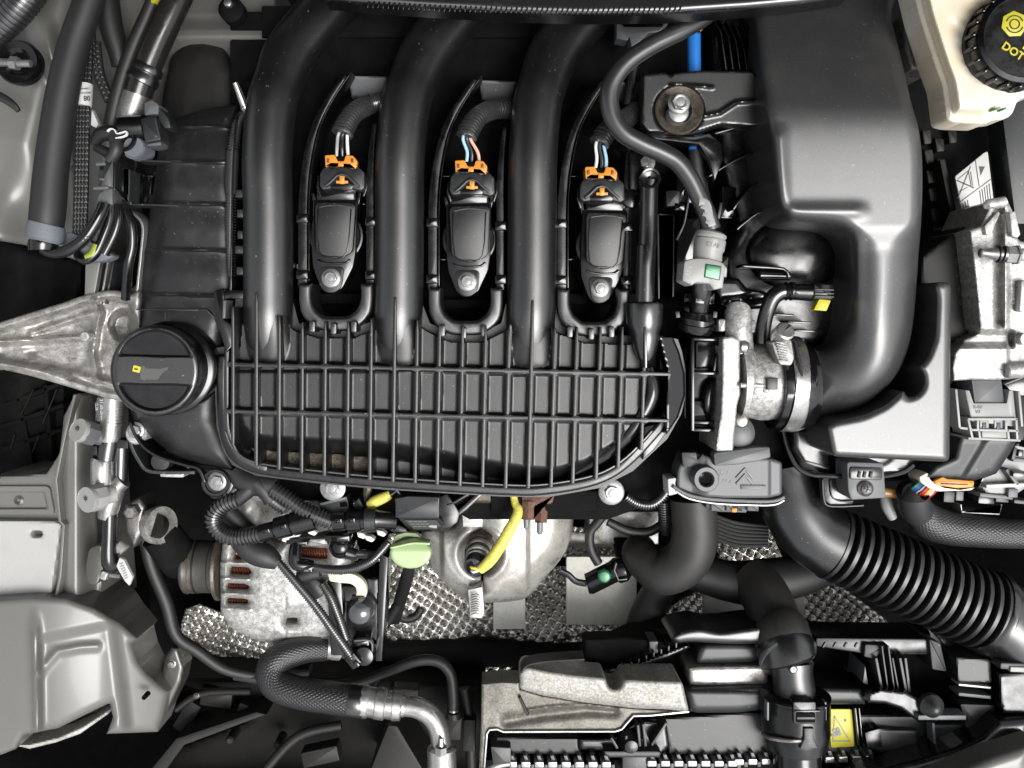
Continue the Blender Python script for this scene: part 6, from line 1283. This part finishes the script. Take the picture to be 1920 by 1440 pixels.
for (x, y, x1, y1, r_, lb, mt) in ((146, 806, 204, 824, 20, 0, 'greyp'), (162, 937, 210, 926, 22, 0, 'greypl')):
    dx, dy = (x1-x), (y1-y); L = math.hypot(dx, dy); u = (dx/L, dy/L)
    f = lambda s_, zz, rr: (x+u[0]*s_, y+u[1]*s_, zz, rr)
    M().rod([f(30, -110, r_*.8), f(44, -120, r_*.8), f(58, -126, r_*.7)], 28).obj('port_body', mt if mt == 'greypl' else 'greyp', ap)
    M().rod([f(9, -84, r_*1.12), f(12, -86, r_*1.16), f(30, -104, r_*1.1), f(31, -105, r_*.9)], 8).obj('cap_skirt', 'greypl' if mt == 'greypl' else 'greyp', ap)
    M().rod([f(8, -84, r_*1.1), f(2, -76, r_*1.12), f(0, -74, r_*1.08)], 36).obj('service_cap', 'greypl', ap)
    M().prism([(x-2+5*math.cos(R(a_))*(1 if k % 2 else .5), y-2+5*math.sin(R(a_))*(1 if k % 2 else .5)) for k, a_ in enumerate(range(0, 360, 30))], -90, -71.5, 0).obj('star_recess', 'ink', ap)
M().prism([(196, 820), (240, 826), (240, 842), (200, 840)], -150, -120, 2).obj('clip', 'gloss', ap)
M().box(175, 845, 14, 18, -150, -116, 0, 2).obj('clip', 'gloss', ap)
lt = thing('lower_fittings', 'steel bracket, bolt and tagged pipe end beside the rail', 'fitting', 220, 1050, -200)
M().prism(rc([(166, 1028), (190, 1020), (196, 1060), (182, 1098), (162, 1096), (160, 1060)], 8), -230, -160, 4).obj('bracket', 'paintd', lt)
M().rod([(190, 1076, -140, 9), (206, 1078, -140, 9), (207, 1078, -140, 5), (226, 1080, -140, 5)], 10).obj('bolt', 'steel', lt)
M().box(194, 1080, 12, 16, -160, -128, 20, 2, 3).obj('bolt_head', 'aluold', lt)
M().prism([(224, 1046), (232, 1050), (248, 1082), (242, 1098), (234, 1090), (218, 1062)], -140, -130, 1).obj('tag', 'paper', lt)
for i in range(7): M().prism(band([(224+i*1.6, 1058+i*4.6), (231+i*1.6, 1055+i*4.4)], 2), -130, -129.2, 0).obj('tag_print', 'inkg', lt)
M().rod([(215, 1030, -150, 10), (226, 1024, -146, 10), (234, 1032, -146, 11)], 18).obj('white_ring', 'greypl', lt)
M().relief([(234, 946), (262, 932), (276, 950), (270, 1000), (250, 1028), (236, 1000)], lambda x, y, d: -190+edge(d, 14), -260, step=3).obj('casting', 'aluold', lt).data.materials[0] = M_['steel']
M().lathe(243, 962, [(14, -190), (14, -170), (10, -166)], n=6).obj('nut', 'steel', lt)
M().rod([(292, 985, -190, 34), (300, 984, -180, 36), (304, 984, -176, 34)], 36).obj('flange_ring', 'aluold', lt); M().rod([(294, 988, -178, 24), (286, 984, -160, 22)], 24).obj('flange_plug', 'dark', lt)
M().tube([(300, 1000, -210, 36), (330, 1040, -230, 36), (334, 1056, -260, 30)], n=24).obj('compressor_body', 'void', lt)
M().prism(band([(322, 1070), (334, 1064), (344, 1058)], 6, 3), -230, -206, 1).obj('pipe_glint', 'steel', lt)

# ================================================================ upper left: sleeves, pipes, connectors
h = thing('knitted_sleeve', 'thick knitted black cable sleeve running down the left side', 'wiring harness', 110, 240, -60)
M().tube([(180, -40, -30, 26), (160, 20, -30, 27), (140, 80, -30, 28), (122, 150, -28, 29), (108, 230, -26, 30), (96, 320, -24, 31), (90, 390, -22, 32), (86, 428, -22, 31)], n=40, sub=8).obj('sleeve', 'sleeve', h)
M().rod([(88, 420, -20, 33), (86, 428, -20, 34), (84, 448, -20, 34), (83, 452, -20, 30)], 36).obj('tape_end', 'greytape', h)
M().rod([(82, 452, -20, 26), (81, 460, -20, 27), (80, 466, -20, 25), (80, 470, -20, 25)], 32).obj('mouth', 'gloss', h)
M().prism(rc([(110, 438), (132, 434), (165, 450), (216, 480), (196, 490), (150, 492), (120, 476)], 10), -80, -50, 5).obj('tape_flag', 'greytape', h)
c = thing('power_cables', 'thick black power cables leaving the sleeve and turning up to the clip', 'cable', 180, 430, -60)
M().tube([(82, 466, -20, 11), (100, 474, -16, 11), (130, 468, -14, 11), (160, 446, -14, 11), (184, 410, -16, 11), (196, 382, -20, 11)], n=24, sub=8).obj('cable', 'gloss', c)
M().tube([(208, 384, -36, 9), (206, 410, -36, 9), (196, 440, -34, 9), (180, 474, -32, 9), (160, 488, -32, 9), (146, 478, -40, 9)], n=20, sub=8).obj('cable', 'gloss', c)
M().tube([(220, 384, -40, 9), (222, 410, -40, 9), (214, 440, -40, 9), (196, 476, -42, 9)], n=20, sub=8).obj('cable', 'gloss', c)
M().tube([(236, 392, -50, 9), (246, 420, -50, 9), (248, 460, -54, 9), (240, 500, -60, 9), (236, 560, -90, 9)], n=20, sub=8).obj('cable', 'gloss', c)
M().tube([(184, 460, -33, 9.4), (176, 476, -31.5, 9.4), (164, 485, -31.6, 9.4)], n=20).obj('green_mark', mat('yellow green print', (.3,.36,.03), .4), c)
for i in range(6): M().box(134+i*6, 463-i*3.6, 3.4, 4.6, -10, -3.2, -30, .2).obj('cable_print', 'ywire', c).data.materials[0] = M_['brass']
M().prism([(200, 352), (211, 352), (211, 384), (180, 382), (184, 364)], -70, -26, 3).obj('grey_boot', 'greyp', c)
h = thing('thin_cable_bundle', 'bundle of thin black braided cables with a white paper label', 'wiring harness', 155, 300, -80)
for i, x in enumerate((146, 152, 158, 164)): M().tube([(x+8, -40, -70, 5), (x+6, 60, -70, 5), (x+4, 130, -66, 5), (x, 200, -62, 5), (x-2, 320, -62, 5), (x-5, 440, -64, 5), (x-4, 470, -74, 5)], n=12).obj('cable', 'braidb', h)
M().tube([(172, 60, -90, 7), (176, 110, -90, 7), (186, 150, -92, 7), (204, 190, -96, 8)], n=14).obj('cable', 'braidb', h)
M().tube([(182, 80, -95, 7), (190, 140, -95, 7), (206, 180, -98, 7)], n=14).obj('cable', 'braidb', h)
M().tube([(158, 158, -64, 15.5), (157, 180, -63, 15.5), (156, 199, -63, 15.5)], n=30, smooth=False).obj('paper_label', 'paper', h)
text('08', 163, 184, -46.8, 13, 180, 'ink', h); text('B9AKTAK08', 158, 174, -47, 5, 180, 'inkg', h); text('1500048052', 157, 166, -47.3, 4.6, 180, 'inkg', h)
M().prism([(172, 205), (184, 232), (180, 240), (170, 234)], -80, -64, 1).obj('label_flag', 'paper', h)
M().tube([(136, 284, -90, 4), (136, 304, -88, 5), (126, 318, -88, 5), (120, 334, -90, 4)], n=10).obj('clip_wire', 'greyp', h)
h = thing('metal_pipe', 'dark glossy metal pipe slanting down from the top left with a yellow ring', 'pipe', 290, 110, -80)
M().tube([(350, -40, -60, 26), (322, 20, -60, 27), (294, 80, -62, 27), (270, 140, -66, 27), (258, 176, -70, 27)], n=36).obj('pipe', 'steel', h).data.materials[0] = mat('black enamelled pipe', (.018,.017,.016), .22, metal=.4, rvar=.08)
M().rod([(280, 124, -64, 28), (278, 128, -64, 30), (274, 134, -64, 30), (273, 137, -64, 27), (271, 141, -64, 27), (270, 145, -64, 30), (266, 152, -65, 30), (264, 156, -65, 27)], 36).obj('collar', 'rubber', h)
M().tube([(262, 164, -72, 26), (250, 200, -78, 26), (242, 226, -84, 25)], n=30).obj('lower_pipe', 'steel', h)
M().tube([(300, -30, -70, 13), (276, 30, -76, 14), (250, 90, -82, 15), (226, 160, -88, 15), (208, 236, -94, 15)], n=20).obj('side_hose', 'rubberm', h)
M().rod([(296, -12, -66, 15), (298, 2, -60, 14)], 20).obj('yellow_ring', 'yellowp', h)
M().tube([(196, -30, -100, 24), (206, 40, -104, 22), (222, 100, -110, 18), (226, 125, -114, 16)], n=20).obj('rear_hose', 'rubberm', h)
t = thing('corner_hose', 'ribbed black hose in the top left corner', 'hose', 20, 30, -40)
M().tube([(76, -40, -30, 30), (40, 10, -34, 30), (10, 44, -40, 28), (-30, 80, -50, 28)], n=28, corr=(9, 2, .7)).obj('hose', 'conduit', t)
t = thing('strut_bolt', 'bright bolt in a black rubber bush at the left edge', 'bolt', 28, 118, -60)
M().lathe(36, 118, [(40, -70), (42, -50), (38, -42), (26, -44), (20, -52), (8, -52)], n=40).obj('bush', 'gloss', t)
M().rod([(-20, 116, -30, 8), (24, 118, -26, 8)], 16).obj('shank', 'steel', t); M().rod([(22, 118, -26, 13), (34, 119, -24, 13)], 6).obj('nut', 'zinc', t); M().rod([(34, 119, -24, 7), (58, 119, -22, 7)], 16).obj('thread', 'zinc', t)
t = thing('black_twig_clip', 'torn black tape end hanging at the left edge', 'clip', 15, 190, -70)
M().tube([(-20, 172, -60, 9), (6, 184, -58, 8), (24, 196, -58, 7), (35, 208, -60, 5)], n=8).obj('tape', 'tape', t)
t = thing('firewall_nut', 'dark nut hanging above the firewall panel', 'nut', 430, 14, -120)
M().lathe(430, 14, [(24, -140), (24, -110), (14, -100)], n=20).obj('grommet', 'void', t); M().lathe(426, 4, [(9, -110), (8, -90), (4, -88)], n=6).obj('nut', 'steel', t)
# connector cluster
cc = thing('sensor_connector_cluster', 'dark connector with grey toothed ring beside the top of the valve cover', 'wiring connector', 240, 260, -80)
M().rod([(226, 240, -40, 20), (250, 240, -42, 22), (270, 238, -44, 22)], 28).obj('neck', 'plasticd', cc)
M().prism(rc([(262, 222), (292, 218), (302, 262), (272, 268)], 4), -90, -26, 3).obj('block', 'plug', cc)
M().prism(rc([(270, 192), (284, 186), (298, 196), (296, 214), (270, 216)], 3), -90, -40, 3).obj('upper_lug', 'greyp', cc); M().prism([(296, 198), (316, 222), (320, 240), (308, 240), (298, 226)], -100, -44, 2).obj('side_fin', 'plug', cc)
M().box(289, 270, 26, 6, -90, -40, -4, 1).obj('lower_lip', 'greyp', cc)
M().lathe(250, 276, [(21, -90), (21, -40), (19, -36)], n=40).obj('toothed_ring', 'greytape', cc)
for a_ in range(0, 140, 8): M().box(250+20.5*math.cos(R(a_)), 276+20.5*math.sin(R(a_)), 3, 2, -60, -34, a_, .5).obj('tooth', 'greytape', cc)
M().lathe(241, 264, [(25, -80), (25, -30), (23, -26), (20, -26), (18, -34), (16, -60)], n=40).obj('ring', 'gloss', cc); M().lathe(240, 264, [(17, -60), (17, -40)], n=30).obj('hole', 'void', cc)
M().tube([(176, 268, -50, 10), (190, 252, -42, 14), (210, 250, -38, 14), (232, 262, -36, 11)], n=16).obj('tape_bundle', 'rubberm', cc)
M().tube([(180, 276, -46, 8), (200, 286, -42, 10), (216, 300, -42, 10)], n=14).obj('tape_bundle', 'rubberm', cc)
M().tube([(214, 256, -24, 11), (218, 280, -20, 12), (206, 300, -26, 12)], n=14).obj('tape_bundle', 'tape', cc)
M().prism(band([(200, 246), (206, 241), (214, 243), (218, 250), (228, 248), (236, 246), (234, 254), (212, 260)], 2, 3), -20, -12, .4).obj('film_scrap', 'wwire', cc)
ch_ = thing('cable_clip', 'grey plastic cable clip holding the power cables', 'clip', 200, 330, -80)
M().prism(rc([(185, 304), (212, 300), (212, 352), (183, 354)], 3), -70, -16, 3).obj('body', 'greyp', ch_).data.materials[0] = M_['plug']
M().box(188, 307, 18, 6, -50, -12, -5, 1, 2).obj('tab', 'greyp', ch_); M().box(190, 315, 6, 6, -50, -14, 0, 1).obj('slot', 'void', ch_); M().box(191, 336, 10, 4, -50, -13, 0, 1).obj('slot', 'greyp', ch_)
M().box(188, 352, 28, 6, -60, -12, -4, 1.5, 2).obj('lip', 'greyp', ch_); M().prism(band([(212, 302), (214, 355), (232, 372), (240, 376), (242, 318), (230, 316)], 4), -70, -20, 1).obj('frame', 'plug', ch_)
M().box(224, 340, 16, 44, -90, -50, 0, 2).obj('pocket', 'gloss', ch_)
M().prism(rc([(176, 478), (188, 490), (176, 560), (158, 560), (160, 492)], 4), -130, -100, 2).obj('rail_strip', 'paint', ch_)
for x in (184, 194, 204): M().prism(band([(x+8, 490), (x-6, 570)], 4), -160, -104, 1).obj('strip', 'steel' if x == 194 else 'plug', ch_)
M().prism(band([(244, 396), (266, 420), (264, 470), (256, 548)], 5, 4), -160, -96, 1.5).obj('edge_strip', 'zinc', ch_)
t = thing('left_conduit', 'corrugated black conduit between valve cover and first runner', 'conduit', 440, 400, -60)
M().tube([(456, 214, -60, 9), (446, 230, -56, 10), (440, 260, -54, 11), (436, 285, -54, 11)], n=18, corr=(5.4, 2.4)).obj('conduit', 'conduit', t)
M().rod([(436, 284, -54, 12), (434, 322, -54, 12), (433, 350, -54, 12), (433, 365, -54, 11)], 20).obj('tape_wrap', 'tape', t)
M().tube([(433, 362, -54, 10), (432, 420, -56, 10), (432, 470, -58, 9), (434, 520, -64, 8)], n=18, corr=(5.4, 2.4)).obj('conduit', 'conduit', t)
